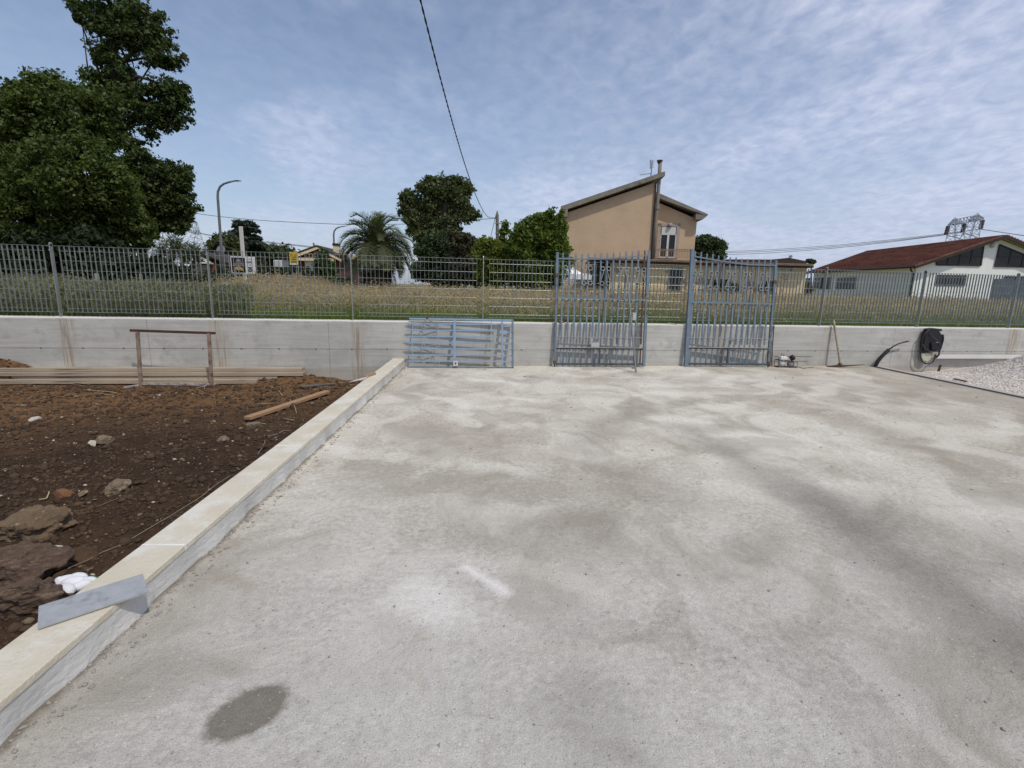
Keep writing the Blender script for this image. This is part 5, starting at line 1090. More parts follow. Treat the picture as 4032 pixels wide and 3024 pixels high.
# dead shrubs in front of the outbuilding
tree('climbing_shrub', 'scraggy shrub against the cream outbuilding wall behind the gate leaf', 'shrub', 30.5, (2860, 1170), [(2855, 1130), (2850, 1105)], [], [(2850, 1120, 30, 28), (2880, 1135, 30, 26), (2820, 1115, 20, 14), (2990, 1140, 20, 20)], 46, 44, .10, L_brown, 19, .28, .2, nbr=6, r0=.06)
tree('weedy_shrub', 'small scraggy shrub between the cream outbuilding and the white building', 'shrub', 31, (3170, 1170), [(3165, 1150), (3160, 1130)], [], [(3160, 1145, 22, 12), (3185, 1135, 14, 14), (3110, 1150, 18, 10)], 26, 40, .10, L_brown, 20, .24, .2, nbr=4, r0=.04)
# far low dark roofs behind
fp_ = VPl(46, 0); far = thing('distant_house', 'distant low house with dark flat roof behind the tiled eaves', 'house', M=fp_.mat())
a = fp_.hit(2860, 1020); b = fp_.hit(3160, 1030); MB().prism([(a[0], FIELD_Z, 0), (b[0], FIELD_Z, 0), (b[0], b[1]-.35, 0), (a[0], a[1]-.3, 0)], (0, 0, -6)).build('wall', M_stuccoL, far)
pk_ = [fp_.hit(*q) for q in ((2855, 1022), (3040, 1023), (3095, 1018), (3165, 1030))]
MB().prism([(pk_[0][0], pk_[0][1]-.25, .5), (pk_[3][0], pk_[3][1]-.25, .5), (pk_[3][0], pk_[3][1], .5), (pk_[2][0], pk_[2][1]+.05, .5), (pk_[1][0], pk_[1][1], .5), (pk_[0][0], pk_[0][1], .5)], (0, 0, -7)).build('roof', M_brown, far)
a = fp_.hit(3113, 1012); MB().tube([(a[0], a[1]-.4, 0), (a[0], a[1]+.1, 0)], .03, 5).lathe((a[0], a[1], .0), [(.02, 0), (.14, .05), (.16, .07)], 10, Vector((-.5, .5, .7))).build('aerial', M_metalg, far)

# white gazebo canopy
gp = VPl(27, 0); gz_ = thing('white_canopy', 'white fabric canopy tent seen behind the leaning gate leaf', 'canopy', M=gp.mat())
def z1_f(x, y): return gp.hit(2160+x*.18083, 960+y*.18083)
ap = z1_f(430, 420); bl = z1_f(250, 660); br = z1_f(760, 640); bl2 = z1_f(470, 770); br2 = z1_f(760, 780)
M_tarp = mat('white_tarpaulin', (.78, .79, .80), (.70, .71, .73), 1.5, .6)
cx = ap[0]; zt_ = ap[1]; zb_ = z1_f(500, 655)[1]; hw = br[0]-cx
mb = MB(); mb.add([(cx, zt_, -hw), (cx-hw, zb_, 0), (cx+hw, zb_, 0), (cx+hw, zb_, -2*hw), (cx-hw, zb_, -2*hw)], [(0, 1, 2), (0, 2, 3), (0, 3, 4), (0, 4, 1)])
mb.box(cx-hw, cx+hw, bl2[1], zb_, -.02, 0); mb.box(cx-hw, cx+hw, bl2[1], zb_, -2*hw, -2*hw+.02); mb.box(cx+hw-.02, cx+hw, bl2[1], zb_, -2*hw, 0); mb.build('canopy_fabric', M_tarp, gz_)
a = z1_f(740, 645); b = z1_f(930, 780); MB().prism([(a[0], b[1], .1), (b[0], b[1], .1), (b[0]+.0, b[1]+(a[1]-b[1])*.75, .1), (a[0]+.25, a[1], .1), (a[0], a[1], .1)], (0, 0, -1.2)).build('side_awning', M_tarp, gz_)
mb = MB()
for (u, w_) in ((cx-hw+.03, -.03), (cx+hw-.03, -.03), (cx+hw-.03, -2*hw+.03), (cx-hw+.03, -2*hw+.03)): mb.box(u-.02, u+.02, FIELD_Z, zb_, w_-.02, w_+.02)
mb.build('leg', M_metalg, gz_)

# white building with red roof
def course_material():
    M = bpy.data.materials.new('red_tile_courses'); M.use_nodes = True; nt = M.node_tree; b = nt.nodes['Principled BSDF']
    tc = N(nt, 'ShaderNodeTexCoord'); g = N(nt, 'ShaderNodeNewGeometry'); v = tc.outputs['Object']
    col = mix(nt, g.outputs['Random Per Island'], (.30, .125, .080), (.19, .085, .060))
    col = mix(nt, ramp(nt, noise(nt, mapping(nt, v, (1.2, 1.2, .35)), 1.4, 6, .7), .42, .62), col, (.36, .18, .125))
    col = mix(nt, mth(nt, 'MULTIPLY', ramp(nt, noise(nt, mapping(nt, v, (3, 3, 1.5), loc=(3, 1, 0)), 2.2, 5, .7), .50, .62), .55), col, (.105, .060, .048))
    nt.links.new(col, b.inputs['Base Color']); b.inputs['Roughness'].default_value = .9; b.inputs['Specular IOR Level'].default_value = .1
    return M
M_courses = course_material()
c_eave = VPl(40).P(3590, 1046); C0 = Vector((c_eave.x+.40, 40.0, 0)); sd_ = Vector((.07, .998, 0)).normalized(); fd = Vector((.998, -.07, 0)).normalized(); EZ = c_eave.z+.16
HS, AZ = Plane(C0, fd, Z).hit(3936, 928)
_r = ray(3340, 986); _t = (AZ-CAM_H)/_r.z; LL = (EYE+_r*_t-C0).dot(sd_)-.6; print('white building', C0, EZ, AZ, HS, LL); LL = min(max(LL, 12), 24)
wb = Plane(C0, fd, Z); wbt = thing('white_building', 'white rendered building with a long red tiled gable roof', 'building', M=wb.mat())
# local: x along front, y up, z towards the camera (-depth)
MB().prism([(0, 0, 0), (2*HS, 0, 0), (2*HS, EZ-.12, 0), (HS, AZ-.22, 0), (0, EZ-.12, 0)], (0, 0, -LL)).build('wall', M_white, wbt)
mb = MB(); slope = math.atan2(AZ-EZ, HS); nc_ = 27; OV = .55
Ls = (HS+OV)/math.cos(slope)
for side in (1, -1):
    for i in range(nc_):
        t0_, t1_ = i/nc_, (i+1.12)/nc_
        def P2(t, lift):
            s_q = t*(HS+OV); x = HS-side*s_q; return (x, AZ-s_q*math.tan(slope)+lift)
        # t from ridge (0) to eave (1); lower edge of each course lifted
        a0 = P2(t0_, .02); a1 = P2(min(t1_, 1.0), .10); th = .07
        mb.prism([(a0[0], a0[1], .6), (a1[0], a1[1], .6), (a1[0], a1[1]-th, .6), (a0[0], a0[1]-th, .6)], (0, 0, -LL-1.2))
mb.build('tile_courses', M_courses, wbt)
for side in (1, -1):
    mb = MB(); e0 = (HS-side*(HS+OV), EZ-OV*math.tan(slope)); 
    mb.prism([(HS, AZ-.02, .62), (e0[0], e0[1]-.0, .62), (e0[0], e0[1]-.22, .62), (HS, AZ-.26, .62)], (0, 0, -.12)); mb.build('barge_board', M_brown, wbt); mb = MB(); mb.prism([(HS, AZ-.02, -LL-.5), (e0[0], e0[1]-.0, -LL-.5), (e0[0], e0[1]-.22, -LL-.5), (HS, AZ-.26, -LL-.5)], (0, 0, -.12)); mb.build('barge_board', M_brown, wbt)
mb = MB(); mb.prism([(HS, AZ-.03, .5), (HS-(HS+OV), EZ-OV*math.tan(slope)-.03, .5), (HS-(HS+OV), EZ-OV*math.tan(slope)-.10, .5), (HS, AZ-.12, .5)], (0, 0, -LL-1)); mb.prism([(HS, AZ-.03, .5), (2*HS+OV, EZ-OV*math.tan(slope)-.03, .5), (2*HS+OV, EZ-OV*math.tan(slope)-.10, .5), (HS, AZ-.12, .5)], (0, 0, -LL-1)); mb.build('soffit', M_villa, wbt)
MB().tube([(-OV-.06, EZ-OV*math.tan(slope)-.06, .5), (-OV-.06, EZ-OV*math.tan(slope)-.06, -LL-.5)], .09, 8).tube([(-OV, EZ-.35, .2), (-OV+.1, EZ-.5, .1), (-.08, EZ-.8, -.1), (-.08, FIELD_Z, -.1)], .06, 8).build('gutter', M_brown, wbt)
MB().tube([(HS-.25, 0, 0), (HS-.25, 0, 0.01)], .01, 4)
def z7(x, y): return wb.hit(3400+x*.2857, 800+y*.2857)
def trap(pts, nm='gable_window'):
    q = [z7(*p_) for p_ in pts]; o = MB().prism([(*p_, .02) for p_ in q], (0, 0, .03)).build(nm, M_glass, wbt)
    mb = MB(); n = len(q)
    for i in range(n): mb.bar((*q[i], .055), (*q[(i+1) % n], .055), .10, .05, up=(0, 0, 1))
    yb = sum(p_[1] for p_ in sorted(q, key=lambda p_: p_[1])[:2])/2; xs_ = [p_[0] for p_ in q]; ymx = max(p_[1] for p_ in q); ym = yb+(ymx-yb)*.45
    xl = min(xs_); xr = max(xs_)
    def topy(x):
        best = yb
        for i in range(n):
            (xa, ya), (xb, yb_) = q[i], q[(i+1) % n]
            if (xa-x)*(xb-x) < 0: best = max(best, ya+(yb_-ya)*(x-xa)/(xb-xa))
        return best
    for t in (.25, .5, .75):
        x = xl+(xr-xl)*t; mb.box(x-.03, x+.03, yb, topy(x)-.03, .05, .08)
    xs2 = [x for x in np.linspace(xl+.1, xr-.1, 60) if topy(x) > ym+.05]
    if xs2: mb.box(xs2[0], xs2[-1], ym-.025, ym+.025, .05, .08)
    mb.build('frame', M_brown, o)
trap([(1000, 795), (1650, 580), (1610, 860), (1000, 850)])
trap([(1870, 572), (2520, 840), (2520, 885), (1805, 870)])
quadwin(wb, 3683, 1084, 3806, 1124, wbt, .0, 5, M_brown, .08, 'strip_window')
a = wb.hit(3895, 1200); b = wb.hit(4060, 1101); MB().box(a[0], b[0]+1.2, .63, b[1], .02, .06).build('garage_door', mat('grey_blue_door', (.11, .13, .17), (.08, .095, .12), 2, .6), wbt)
a = wb.hit(3952, 1098); b = wb.hit(4050, 1090); MB().box(a[0], b[0]+1, a[1]-.02, b[1]+.02, .02, .09).build('strip_window', M_glass, wbt)
q = z7(1770, 580); MB().lathe((q[0], q[1], .05), [(.18, -.1), (.2, 0), (.12, .12)], 12, Vector((0, 0, 1))).build('floodlight', mat('lamp_grey', (.55, .53, .5)), wbt)
# side wall windows
sp_ = Plane(C0, -sd_, Z)
def side_hit(px, py):
    r = ray(px, py); nn = Vector((sd_.y, -sd_.x, 0)); t = (C0-EYE).dot(nn)/r.dot(nn); P_ = EYE+r*t-C0; return P_.dot(sd_), P_.z
for (x0, x1, y0, y1) in ((3300, 3374, 1094, 1135), (3211, 3275, 1094, 1134), (3146, 3195, 1096, 1133)):
    (s0_, zt2), (s1_, _) = side_hit(x0, y0), side_hit(x1, y0); zb3 = side_hit((x0+x1)/2, y1)[1]; zt2 = max(zt2, zb3+.8)
    o = MB().box(-.06, -.01, zb3, zt2, -max(s0_, s1_), -min(s0_, s1_)).build('side_window', M_glass, wbt)
    MB().box(-.10, -.0, zb3-.08, zb3, -max(s0_, s1_)-.1, -min(s0_, s1_)+.1).build('sill', M_brown, o)
    MB().box(-.09, -.06, zb3, zt2, -(s0_+s1_)/2-.04, -(s0_+s1_)/2+.04).build('mullion', M_brown, o)

# far villa (centre left)
vp_ = VPl(56, 3); vil = thing('gabled_villa', 'cream villa with maroon gable boarding left of the palm', 'villa', M=vp_.mat())
ax, el, er = vp_.hit(1255, 972), vp_.hit(1165, 1006), vp_.hit(1350, 1020)
MB().prism([(el[0]+.3, FIELD_Z, 0), (er[0]-.3, FIELD_Z, 0), (er[0]-.3, er[1]-.1, 0), (ax[0], ax[1]-.3, 0), (el[0]+.3, el[1]-.1, 0)], (0, 0, -9)).build('wall', M_vbrown, vil)
MB().prism([(el[0], el[1]-.30, .7), (ax[0], ax[1]-.30, .7), (ax[0], ax[1]-.02, .7), (el[0], el[1]-.02, .7)], (0, 0, -.2)).build('barge_board', M_villa, vil)
MB().prism([(er[0], er[1]-.30, .7), (ax[0], ax[1]-.30, .7), (ax[0], ax[1]-.02, .7), (er[0], er[1]-.02, .7)], (0, 0, -.2)).build('barge_board', M_villa, vil)
MB().prism([(el[0]-.2, el[1]-.04, .75), (ax[0], ax[1], .75), (er[0]+.2, er[1]-.04, .75), (er[0]+.2, er[1]+.10, .75), (ax[0], ax[1]+.15, .75), (el[0]-.2, el[1]+.10, .75)], (0, 0, -10.5)).build('roof', M_brown, vil)
a, b = vp_.hit(1173, 1027), vp_.hit(1320, 1020); MB().box(a[0], b[0], a[1], b[1]-.0, .1, 1.2).build('balcony', M_villa, vil)
quadwin(vp_, 1205, 1000, 1232, 1014, vil, .02, 1); quadwin(vp_, 1240, 992, 1285, 1013, vil, .02, 1, name='window')
a, b = vp_.hit(1208, 1053), vp_.hit(1237, 1030); MB().box(a[0], b[0], FIELD_Z, b[1], .3, .5).build('garage_wall', M_frame, vil)
q = vp_.hit(1298, 965); mb = MB().box(q[0]-.25, q[0]+.25, q[1]-.9, q[1]+.1, -2.5, -2); mb.build('chimney', M_villa, vil)
MB().box(q[0]-.3, q[0]+.3, q[1]+.1, q[1]+.35, -2.55, -1.95).build('chimney_cap', M_dark, vil)
for px, py in ((1197, 947), (1305, 952)):
    a = vp_.hit(px, py); b = vp_.hit(px+2, 1000); MB().tube([(a[0], a[1], -3), (b[0], b[1], -3)], .04, 5).box(a[0]-.08, a[0]+.08, a[1]-.3, a[1], -3.1, -2.9).build('antenna', M_metalg, vil)
a, b = vp_.hit(1290, 985), vp_.hit(1345, 1000); MB().prism([(a[0], er[1]-.3, -4), (b[0]+.3, er[1]-.3, -4), (b[0]+.3, b[1], -4), (a[0], a[1]+.2, -4)], (0, 0, -4)).build('rear_wing', M_villa, vil)
# left house behind the yuccas
lp_ = VPl(44, 8); lh = thing('brick_villa', 'brick house with dark sloping roof half hidden behind the yuccas', 'villa', M=lp_.mat())
def zl_(x, y): return lp_.hit(600+x*.18083, 900+y*.18083)
a, b, c3_, d3_ = zl_(1050, 530), zl_(1180, 700), zl_(860, 740), zl_(1520, 760)
MB().prism([(zl_(860, 740)[0], FIELD_Z, 0), (zl_(1350, 740)[0], FIELD_Z, 0), (zl_(1350, 740)[0], c3_[1], 0), (zl_(1030, 560)[0], zl_(1030, 570)[1], 0), (zl_(860, 700)[0], c3_[1], 0)], (0, 0, -6)).build('wall', mat('brick_wall', (.16, .085, .065), (.11, .06, .05), 6, .9), lh)
MB().prism([(zl_(1000, 535)[0], zl_(1000, 545)[1], .6), (zl_(1340, 745)[0], zl_(1340, 745)[1], .6), (zl_(1300, 745)[0], zl_(1300, 775)[1], .6), (zl_(990, 560)[0], zl_(990, 580)[1], .6)], (0, 0, -.2)).build('barge_board', M_frame, lh)
MB().prism([(zl_(1010, 520)[0], zl_(1010, 530)[1], .4), (zl_(1700, 770)[0], zl_(1700, 790)[1], -.0), (zl_(1640, 600)[0], zl_(1640, 600)[1], -5), (zl_(1060, 515)[0], zl_(1060, 515)[1], -5)], (0, .12, 0)).build('roof', M_brown, lh)
MB().box(zl_(855, 740)[0], zl_(1330, 740)[0], zl_(855, 765)[1], zl_(855, 735)[1], .02, 1.4).build('porch_slab', M_frame, lh)
MB().box(zl_(880, 770)[0], zl_(1220, 770)[0], zl_(880, 950)[1], zl_(880, 790)[1], .02, .3).build('garage_front', mat('grey_garage', (.33, .33, .34)), lh)
quadwin(lp_, 600+990*.18083, 900+612*.18083, 600+1082*.18083, 900+690*.18083, lh, .03, 1, M_frame, .09)
q = zl_(1205, 450); MB().box(q[0]-.25, q[0]+.2, q[1]-1.3, q[1], -2.5, -2).build('chimney', mat('dark_brick', (.08, .06, .055)), lh)
q = zl_(1250, 440); MB().lathe((q[0], q[1], -2.2), [(.05, 0), (.38, .08), (.42, .12)], 16, Vector((-.3, .3, .9))).tube([(q[0], q[1], -2.2), (q[0], q[1]-1, -2.4)], .04, 5).build('satellite_dish', M_metalg, lh)

# ------------------------------------------------------------------ posts, lamps, signs
def street_lamp(label, Y, base, arm, head, r, grp='grey street lamps along the road beyond the field'):
    pl = VPl(Y); b = pl.P(*base); b.z = FIELD_Z; t = thing('street_lamp', label, 'street lamp', b, grp)
    pts = [Vector((0, 0, 0))]+[pl.P(*q)-b for q in arm]; k = len(pts); MB().tube(pts, [r*(1-.45*i/(k-1)) for i in range(k)], 10).build('pole', mat('lamp_post_steel', (.17, .175, .185), (.13, .135, .145), 2, .5, metal=.3), t, smooth=True)
    a, e = pl.P(*head[0])-b, pl.P(*head[1])-b; d = (e-a); mb = MB(); n = Vector((0, 1, 0)); u = d.normalized(); v = u.cross(n)
    L = d.length; w_ = L*.14
    for i in range(1): mb.prism([a-n*w_+v*.04*L, a+u*L*.5-n*w_*1.4+v*.07*L, e-n*w_*.6, e-n*w_*.6-v*.03*L, a+u*L*.4-n*w_*1.4-v*.09*L, a-n*w_-v*.05*L], n*w_*2.4)
    mb.build('lamp_head', mat('lamp_head_grey', (.10, .10, .11)), t)
def z2(x, y): return (700+x*.36166, 650+y*.36166)
street_lamp('tall grey street lamp with long curved arm beside the dark trees', 37, (885, 1150), [z2(470, 850), z2(435, 350), z2(437, 290), z2(460, 235), z2(500, 205), z2(560, 185), z2(615, 173)], (z2(612, 172), z2(688, 170)), .10)
street_lamp('smaller distant street lamp in front of the far villa gable', 66, (1328, 1150), [z2(1705, 950), z2(1697, 760), z2(1703, 720), z2(1725, 690), z2(1760, 675), z2(1805, 667)], (z2(1800, 667), z2(1840, 663)), .12)
pl = VPl(29.5); a, b = pl.P(*z2(712, 1000)), pl.P(*z2(685, 668)); base = Vector((b.x+.02, a.y, FIELD_Z))
tag(MB().bar(base, b, .16, .14, up=(0, 1, 0)).build('white_post', mat('white_concrete_post', (.60, .60, .58), (.52, .52, .5), 2, .8)), 'white square post standing behind the billboard', 'post')
# billboard
bp_ = VPl(26, 4); bb_ = thing('billboard', 'white framed roadside billboard with a black half and a white half', 'billboard', M=bp_.mat())
def z5(x, y): return bp_.hit(900+x*.11754, 990+y*.11754)
a, b = z5(100, 735), z5(870, 185)
MB().box(a[0], b[0], a[1], b[1], -.04, 0).build('panel', M_signw, bb_, bevel=.01)
c4, d4 = z5(130, 700), z5(540, 210); blk = MB().box(c4[0], d4[0], c4[1], d4[1], .0, .008).build('black_poster', M_signb, bb_)
M_pink = mat('pink_lettering', (.45, .18, .2)); M_gold = mat('gold_print', (.50, .38, .12), (.35, .22, .08), 20)
def strip(x0, y0, x1, y1, m_, par, w0=.009, nm='print'):
    p, q = z5(x0, y1), z5(x1, y0); MB().box(p[0], q[0], p[1], q[1], w0, w0+.004).build(nm, m_, par)
mbp = MB()
def wordy(x0, x1, y, h, m_, par, seed, zf=z5, w0=.009, nm='lettering', gap=.35):
    r = random.Random(seed); x = x0; mb = MB()
    while x < x1:
        wd_ = r.uniform(.5, 1.1)*h; p, q = zf(x, y+h/2), zf(min(x+wd_, x1), y-h/2); mb.box(p[0], q[0], p[1], q[1], w0, w0+.003); x += wd_+h*gap
    mb.build(nm, m_, par)
wordy(250, 420, 275, 34, M_pink, blk, 1); wordy(260, 400, 305, 12, M_signw, blk, 2); wordy(240, 440, 352, 16, M_signw, blk, 3); wordy(160, 520, 410, 12, M_signw, blk, 4); wordy(160, 520, 450, 10, M_signw, blk, 5)
gl = MB(); pts = [(200, 600), (230, 520), (280, 500), (380, 500), (440, 530), (470, 570), (500, 620), (440, 650), (400, 620), (330, 640), (280, 610)]
gl.prism([(*z5(*p_), .009) for p_ in pts], (0, 0, .004)).build('print', M_gold, blk)
wordy(640, 780, 260, 14, M_ink, bb_, 6, nm='lettering', w0=.001); wordy(600, 795, 355, 38, M_ink, bb_, 7, w0=.001, gap=.12); wordy(660, 780, 415, 12, M_ink, bb_, 8, w0=.001); wordy(690, 770, 455, 10, M_ink, bb_, 9, w0=.001); strip(635, 528, 808, 560, M_ink, bb_, .001)
q = z5(733, 635); MB().lathe((q[0], q[1], .001), [(.098, 0), (.098, .004)], 24, Vector((0, 0, 1))).build('round_emblem', M_ink, bb_)
MB().lathe((q[0]-.01, q[1]+.01, .006), [(.05, 0), (.05, .002)], 16, Vector((0, 0, 1))).build('emblem_inner', mat('emblem_grey', (.3, .3, .32)), bb_)
for u in (a[0]+.2, b[0]-.25): MB().box(u-.03, u+.03, FIELD_Z, a[1], -.03, 0).build('support', M_metalg, bb_)
# white/dark sign
sp2 = VPl(26.5, 3); sg2 = thing('small_white_sign', 'small sign board, half white and half dark, on a brown post', 'sign', M=sp2.mat())
z6s = lambda x, y: sp2.hit(900+x*.11754, 990+y*.11754)
a, b = z6s(1515, 500), z6s(1795, 290); c4, d4 = z6s(1800, 515), z6s(2020, 300)
MB().box(a[0], b[0], a[1], b[1], -.02, 0).build('white_panel', M_signw, sg2); MB().box(c4[0], d4[0], c4[1], d4[1], -.02, 0).build('dark_panel', mat('navy_poster', (.03, .035, .06), (.30, .32, .36), 5, .6), sg2)
for yy in (345, 385, 425, 465): wordy(1545, 1760, yy, 12, M_ink, sg2, yy, z6s, .001)
q = z6s(1540, 520); MB().box(q[0]-.04, q[0]+.04, FIELD_Z, q[1]+.1, -.08, -.021).build('post', mat('brown_post', (.16, .10, .08)), sg2)
# yellow sign
sp3 = VPl(23, 0); ys_ = thing('yellow_sign', 'bright yellow sign with orange and dark lettering on a grey pole', 'sign', M=sp3.mat())
zy = lambda x, y: sp3.hit(1120+x*.054237, 970+y*.054237)
a, b = zy(395, 1320), zy(945, 430); MB().box(a[0], b[0], a[1], b[1], -.02, 0).build('panel', M_yel, ys_, bevel=.005)
a, b = zy(400, 1330), zy(950, 1240); MB().box(a[0], b[0], a[1], b[1], .001, .004).build('white_base', M_signw, ys_)
wordy(420, 600, 645, 150, M_orange, ys_, 1, zy, .001, gap=.15); wordy(690, 890, 645, 150, M_orange, ys_, 2, zy, .001, gap=.15)
wordy(440, 540, 790, 70, M_orange, ys_, 3, zy, .001, gap=.1); wordy(590, 890, 790, 60, M_ink, ys_, 4, zy, .001, gap=.2); wordy(500, 850, 935, 65, M_ink, ys_, 5, zy, .001, gap=.15); wordy(470, 920, 1075, 60, M_ink, ys_, 6, zy, .001, gap=.2); wordy(470, 920, 1190, 50, M_ink, ys_, 7, zy, .001, gap=.1)
q = zy(990, 1300); MB().tube([(q[0], FIELD_Z, -.05), (q[0]-.03, q[1]+.5, -.05)], .028, 8).build('pole', M_metalg, ys_)
# parked car behind billboard
cp_ = VPl(34, 0); pcx = cp_.hit(1010, 1075); car = thing('parked_car', 'pale parked car mostly hidden behind the billboard', 'car', M=cp_.mat())
x0 = pcx[0]-3.2; gz0 = FIELD_Z; M_car = mat('pale_car_paint', (.55, .54, .50), None, 1, .3, spec=.5)
prof_ = [(0, .35), (.1, .8), (.9, .95), (1.5, 1.35), (3.0, 1.38), (3.6, .98), (3.75, .9), (3.8, .4)]
MB().prism([(x0+u, gz0+v, 0) for u, v in prof_], (0, 0, -1.6)).build('body', M_car, car, bevel=.06)
MB().prism([(x0+1.05, gz0+.97, .012), (x0+1.58, gz0+1.29, .012), (x0+2.95, gz0+1.31, .012), (x0+3.4, gz0+.98, .012)], (0, 0, -.01)).build('window', M_glass, car)
for u in (.75, 3.05):
    o = MB().lathe((x0+u, gz0+.30, .02), [(.30, -.2), (.30, 0), (.2, .01)], 20, Vector((0, 0, 1))).build('wheel', M_black, car); MB().lathe((x0+u, gz0+.30, .032), [(.18, 0), (.16, .01)], 14, Vector((0, 0, 1))).build('rim', M_metalg, o)
# two short stubs behind the hedge front (old posts)
pl = VPl(13); 
for i, (x, y0, y1, lb) in enumerate(((380, 1076, 1140, 'pale broken concrete stub among the weeds at the left'), (553, 1078, 1125, 'thin grey stub right of the pale concrete stub'))):
    a = pl.P(x, y0); tag(MB().box(-.035 if i == 0 else -.018, .035 if i == 0 else .018, -.03, .03, 0, a.z-FIELD_Z).build('post_stub', mat('stub_concrete', (.33, .32, .28)), M=Matrix.Translation((a.x, a.y, FIELD_Z))), lb, 'post stub')
# utility pole
def z7b(x, y): return (1300+x*.40687, 650+y*.40687)
PY = 38; pl = VPl(PY); tp_p = pl.P(*z7b(1617, 440)); base = Vector((pl.P(1962, 1100).x+.0, PY, FIELD_Z))
up_ = thing('utility_pole', 'grey wooden utility pole rising above the light green bush', 'utility pole', base)
MB().tube([(0, 0, 0), tp_p-base-Z*.3, tp_p-base], [.15, .12, .02], 10).build('pole', mat('grey_pole_wood', (.20, .18, .16), (.14, .125, .11), 3, .9, .3, 14, stretch=(4, 4, .4)), up_)
mb = MB(); q = tp_p-base
for dz_ in (.9, 1.6, 2.2): mb.box(-.20+q.x*.7, .22+q.x*.7, -.16, -.10, q.z-dz_-.03, q.z-dz_+.03)
mb.build('bracket', M_metalg, up_)
# guy / drop cable
def cable(name, pts, r, mtl, label, cat='cable', grp=None, twist=False):
    pts = [Vector(p_) for p_ in pts]
    if twist:
        out = [[], []]; 
        for a, b in zip(pts[:-1], pts[1:]):
            n = max(2, int((b-a).length/.07)); d = (b-a).normalized(); x = d.cross(Z).normalized(); y = d.cross(x)
            for i in range(n):
                P_ = a.lerp(b, i/n); ph = ((a+(b-a)*i/n)-pts[0]).length*2*math.pi/.5
                for k in (0, 1): out[k].append(P_+(x*math.cos(ph+k*math.pi)+y*math.sin(ph+k*math.pi))*r*.8)
        mb = MB(); mb.tube(out[0], r, 5); mb.tube(out[1], r, 5)
    else: mb = MB().tube(pts, r, 5)
    return tag(mb.build(name, mtl), label, cat, grp)
# overhead service cable in the vertical plane through the pole towards the camera side
xa = tp_p.x-.35
pix = [(1648, -30), (1653, 0), (1672, 70), (1690, 130), (1711, 215), (1732, 300), (1757, 395), (1780, 480), (1811, 585), (1840, 680), (1858, 728), (1875, 770), (1893, 812), (1912, 845), (1924, 855)]
A0 = Vector((xa, PY-.1, 0)); near_x = -1.60
# plane containing A0 and running to (near_x, 6): normal
dv_ = (Vector((near_x, 7.5, 0))-A0).normalized(); nn = Vector((dv_.y, -dv_.x, 0)); cpts = []
for q in pix:
    r = ray(*q); t = (A0-EYE).dot(nn)/r.dot(nn); P_ = EYE+r*t; cpts.append(P_)
cpts = [p_ for p_ in cpts if 2 < p_.y < PY-1]
# smooth by fitting height as a cubic of distance
ysv = np.array([p_.y for p_ in cpts]); zsv = np.array([p_.z for p_ in cpts]); cf = np.polyfit(ysv, zsv, 4)
print('cable', [(round(p_.x, 2), round(p_.y, 2), round(p_.z, 2)) for p_ in cpts])
yy_ = np.linspace(ysv.min(), ysv.max(), 40); fitp = [Vector((A0.x+dv_.x*(y-A0.y)/dv_.y, y, float(np.polyval(cf, y)))) for y in yy_]
fitp = [fitp[0]+(fitp[0]-fitp[3])*1.0]+fitp+[pl.P(1930, 856), pl.P(*z7b(1612, 510))]
cable('overhead_cable', fitp, .010, M_cable, 'black twisted overhead cable crossing the sky down to the utility pole', twist=True)
pa = [z2(205, 528), z2(450, 560), z2(760, 590), z2(1000, 608), z2(1300, 625), z2(1700, 642), z2(1900, 648)]
pts = [VPl(40).P(*q) for q in pa]+[VPl(39).P(1640, 882), VPl(38.5).P(1760, 872), VPl(38.2).P(1860, 866), VPl(38).P(*z7b(1605, 515))]
cable('grey_cable', [pts[0]+(pts[0]-pts[1])*3]+pts, .022, mat('grey_cable_skin', (.16, .16, .17)), 'thin grey cable from the dark trees across to the utility pole')
cable('guy_wire', [VPl(38).P(*z7b(1605, 480)), VPl(38).P(*z7b(1548, 720)), VPl(38).P(*z7b(1530, 800))], .022, mat('grey_cable_skin', (.16, .16, .17)), 'slanting stay wire down the left side of the utility pole', 'wire')

# pylons ----------------------------------------------------------------
M_pyl = mat('pylon_steel', (.30, .33, .37), None, 1, .6)
def lattice(mb, a, b, wa, wb_, n, r):
    a, b = Vector(a), Vector(b); d = (b-a).normalized(); x = d.cross(Vector((0, 1, 0))).normalized(); y = Vector((0, 1, 0)); prev = None
    for i in range(n+1):
        t = i/n; p_ = a.lerp(b, t); w_ = wa+(wb_-wa)*t; cs_ = [p_+x*sx*w_+y*sy*w_ for sx, sy in ((-1, -1), (1, -1), (1, 1), (-1, 1))]
        for k in range(4): mb.bar(cs_[k], cs_[(k+1) % 4], r*.7, r*.7)
        if prev:
            for k in range(4): mb.bar(prev[k], cs_[k], r, r); mb.bar(prev[k], cs_[(k+1) % 4], r*.6, r*.6)
        prev = cs_
def z7p(x, y): return (3400+x*.2857, 800+y*.2857)
Yp = 160; pl = VPl(Yp); P7 = lambda x, y: pl.P(*z7p(x, y))
b = P7(1250, 520); b.z = FIELD_Z; py = thing('power_pylon', 'twin legged lattice pylon rising behind the red tiled roof', 'pylon', b)
mb = MB()
def L3(p_, q_, w1, w2, n, r=.13): lattice(mb, p_-b, q_-b, w1, w2, n, r)
L3(P7(1265, 280), P7(1262, 620), .9, 1.9, 4); L3(P7(1545, 230), P7(1420, 620), .9, 1.9, 4)
for t_ in ((1262, 200, 1265, 290), (1575, 140, 1548, 235)): L3(P7(t_[2], t_[3]), P7(t_[0], t_[1]), 1.3, .05, 3, .12)
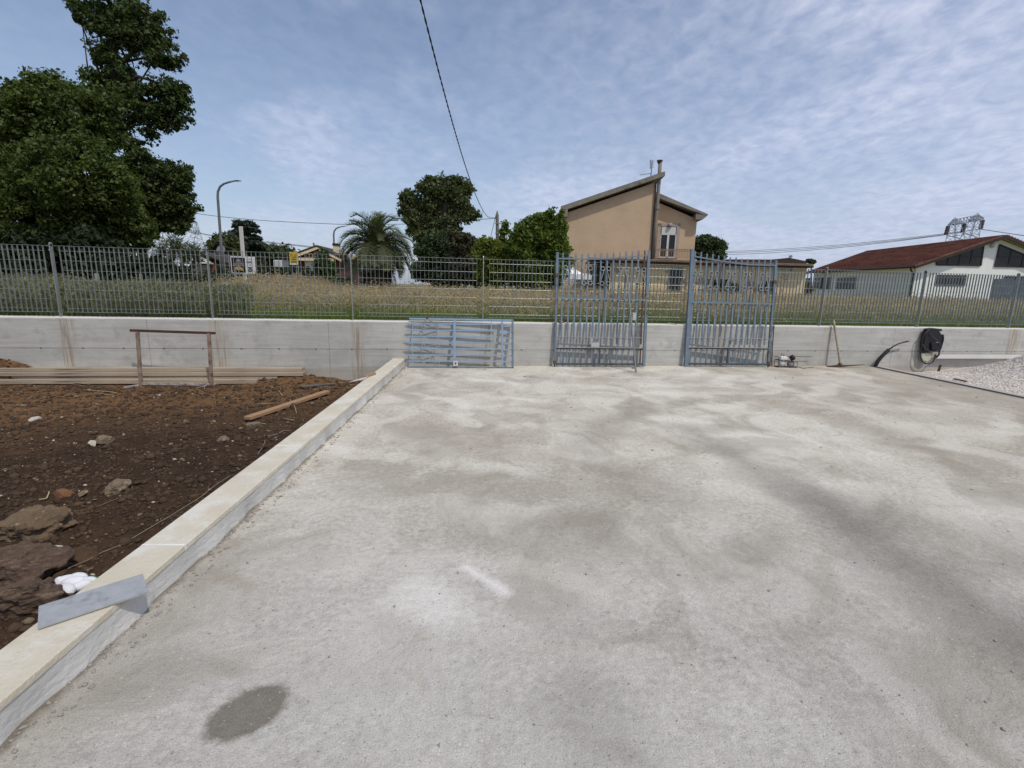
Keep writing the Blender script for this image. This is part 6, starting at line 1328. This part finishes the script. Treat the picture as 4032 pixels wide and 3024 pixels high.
L3(P7(1265, 262), P7(1550, 205), .8, .8, 6); L3(P7(1265, 262), P7(1168, 300), .8, .1, 2); L3(P7(1550, 205), P7(1655, 210), .8, .1, 2)
g0_ = VPl(Yp).P(*z7p(1262, 620)); mb.bar(g0_-b, Vector((g0_.x, Yp, FIELD_Z))-b, .5, .5); g1_ = P7(1420, 620); mb.bar(g1_-b, Vector((g1_.x, Yp, FIELD_Z))-b, .5, .5)
mb.build('lattice', M_pyl, py)
M_ins = mat('insulator_brown', (.12, .09, .10))
tips = []
for (x0_, y0_, x1_, y1_) in ((1168, 318, 1135, 435), (1392, 282, 1365, 400), (1645, 232, 1612, 358)):
    a_, e_ = P7(x0_, y0_)-b, P7(x1_, y1_)-b; MB().tube([a_.lerp(e_, t) for t in np.linspace(0, 1, 13)], [.45 if i % 2 else .62 for i in range(13)], 8).build('insulator', M_ins, py); tips.append(e_+b)
# conductors: left run to far left, right run out of frame
for i, (tp1, lft, rgt, lb) in enumerate(((tips[0], (2860, 1002), (4032, 1012), 'lowest'), (tips[1], (2860, 995), (4032, 1000), 'middle'), (tips[2], (2860, 990), (4080, 935), 'upper'))):
    Lp = VPl(230).P(*lft); pts = []
    for t in np.linspace(0, 1, 14):
        p_ = Lp.lerp(tp1, t); p_.z -= 4*1.2*t*(1-t); pts.append(p_)
    cable('power_line', pts, .10, M_pyl, f'{lb} power line strung from the lattice pylon leftwards over the roofs', 'power line', 'power lines left of the lattice pylon')
    Rp = VPl(120).P(*rgt); pts = []
    for t in np.linspace(0, 1.2, 10): p_ = tp1.lerp(Rp, t); pts.append(p_)
    cable('power_line', pts, .10, M_pyl, f'{lb} power line running from the lattice pylon to the right edge', 'power line', 'power lines right of the lattice pylon')
# left pylon
Yq = 200; pl = VPl(Yq); P2_ = lambda x, y: pl.P(*z2(x, y)); b = P2_(190, 900); b.z = FIELD_Z
py2 = thing('far_pylon', 'pale distant lattice pylon right of the dark trees', 'pylon', b); mb = MB(); M_pyl2 = mat('pale_pylon_steel', (.30, .33, .37))
L3(P2_(205, 740), P2_(190, 900), .9, 2.6, 3, .13); L3(P2_(205, 740), P2_(203, 615), .9, .1, 2, .13); L3(P2_(215, 735), P2_(60, 700), .7, .5, 6, .15); L3(P2_(205, 725), P2_(255, 745), .7, .1, 2, .13)
q_ = P2_(190, 900); mb.bar(q_-b, Vector((q_.x, Yq, FIELD_Z))-b, .3, .3); mb.build('lattice', M_pyl2, py2)
e1 = P2_(255, 743); cable('power_line', [e1, P2_(330, 760), P2_(420, 770), VPl(190).P(*z2(620, 800))], .22, M_pyl2, 'dark conductor running from the distant pale pylon behind the cedar', 'power line')
for i, (ya, yb2) in enumerate(((830, 892), (840, 902))):
    cable('power_line', [VPl(180).P(*z2(900, ya)), VPl(170).P(*z2(1200, ya+28)), VPl(160).P(*z2(1500, yb2))], .10, M_pyl, ('upper' if i == 0 else 'lower')+' thin power line between the cedar and the far villa', 'power line', 'power lines between cedar and villa')
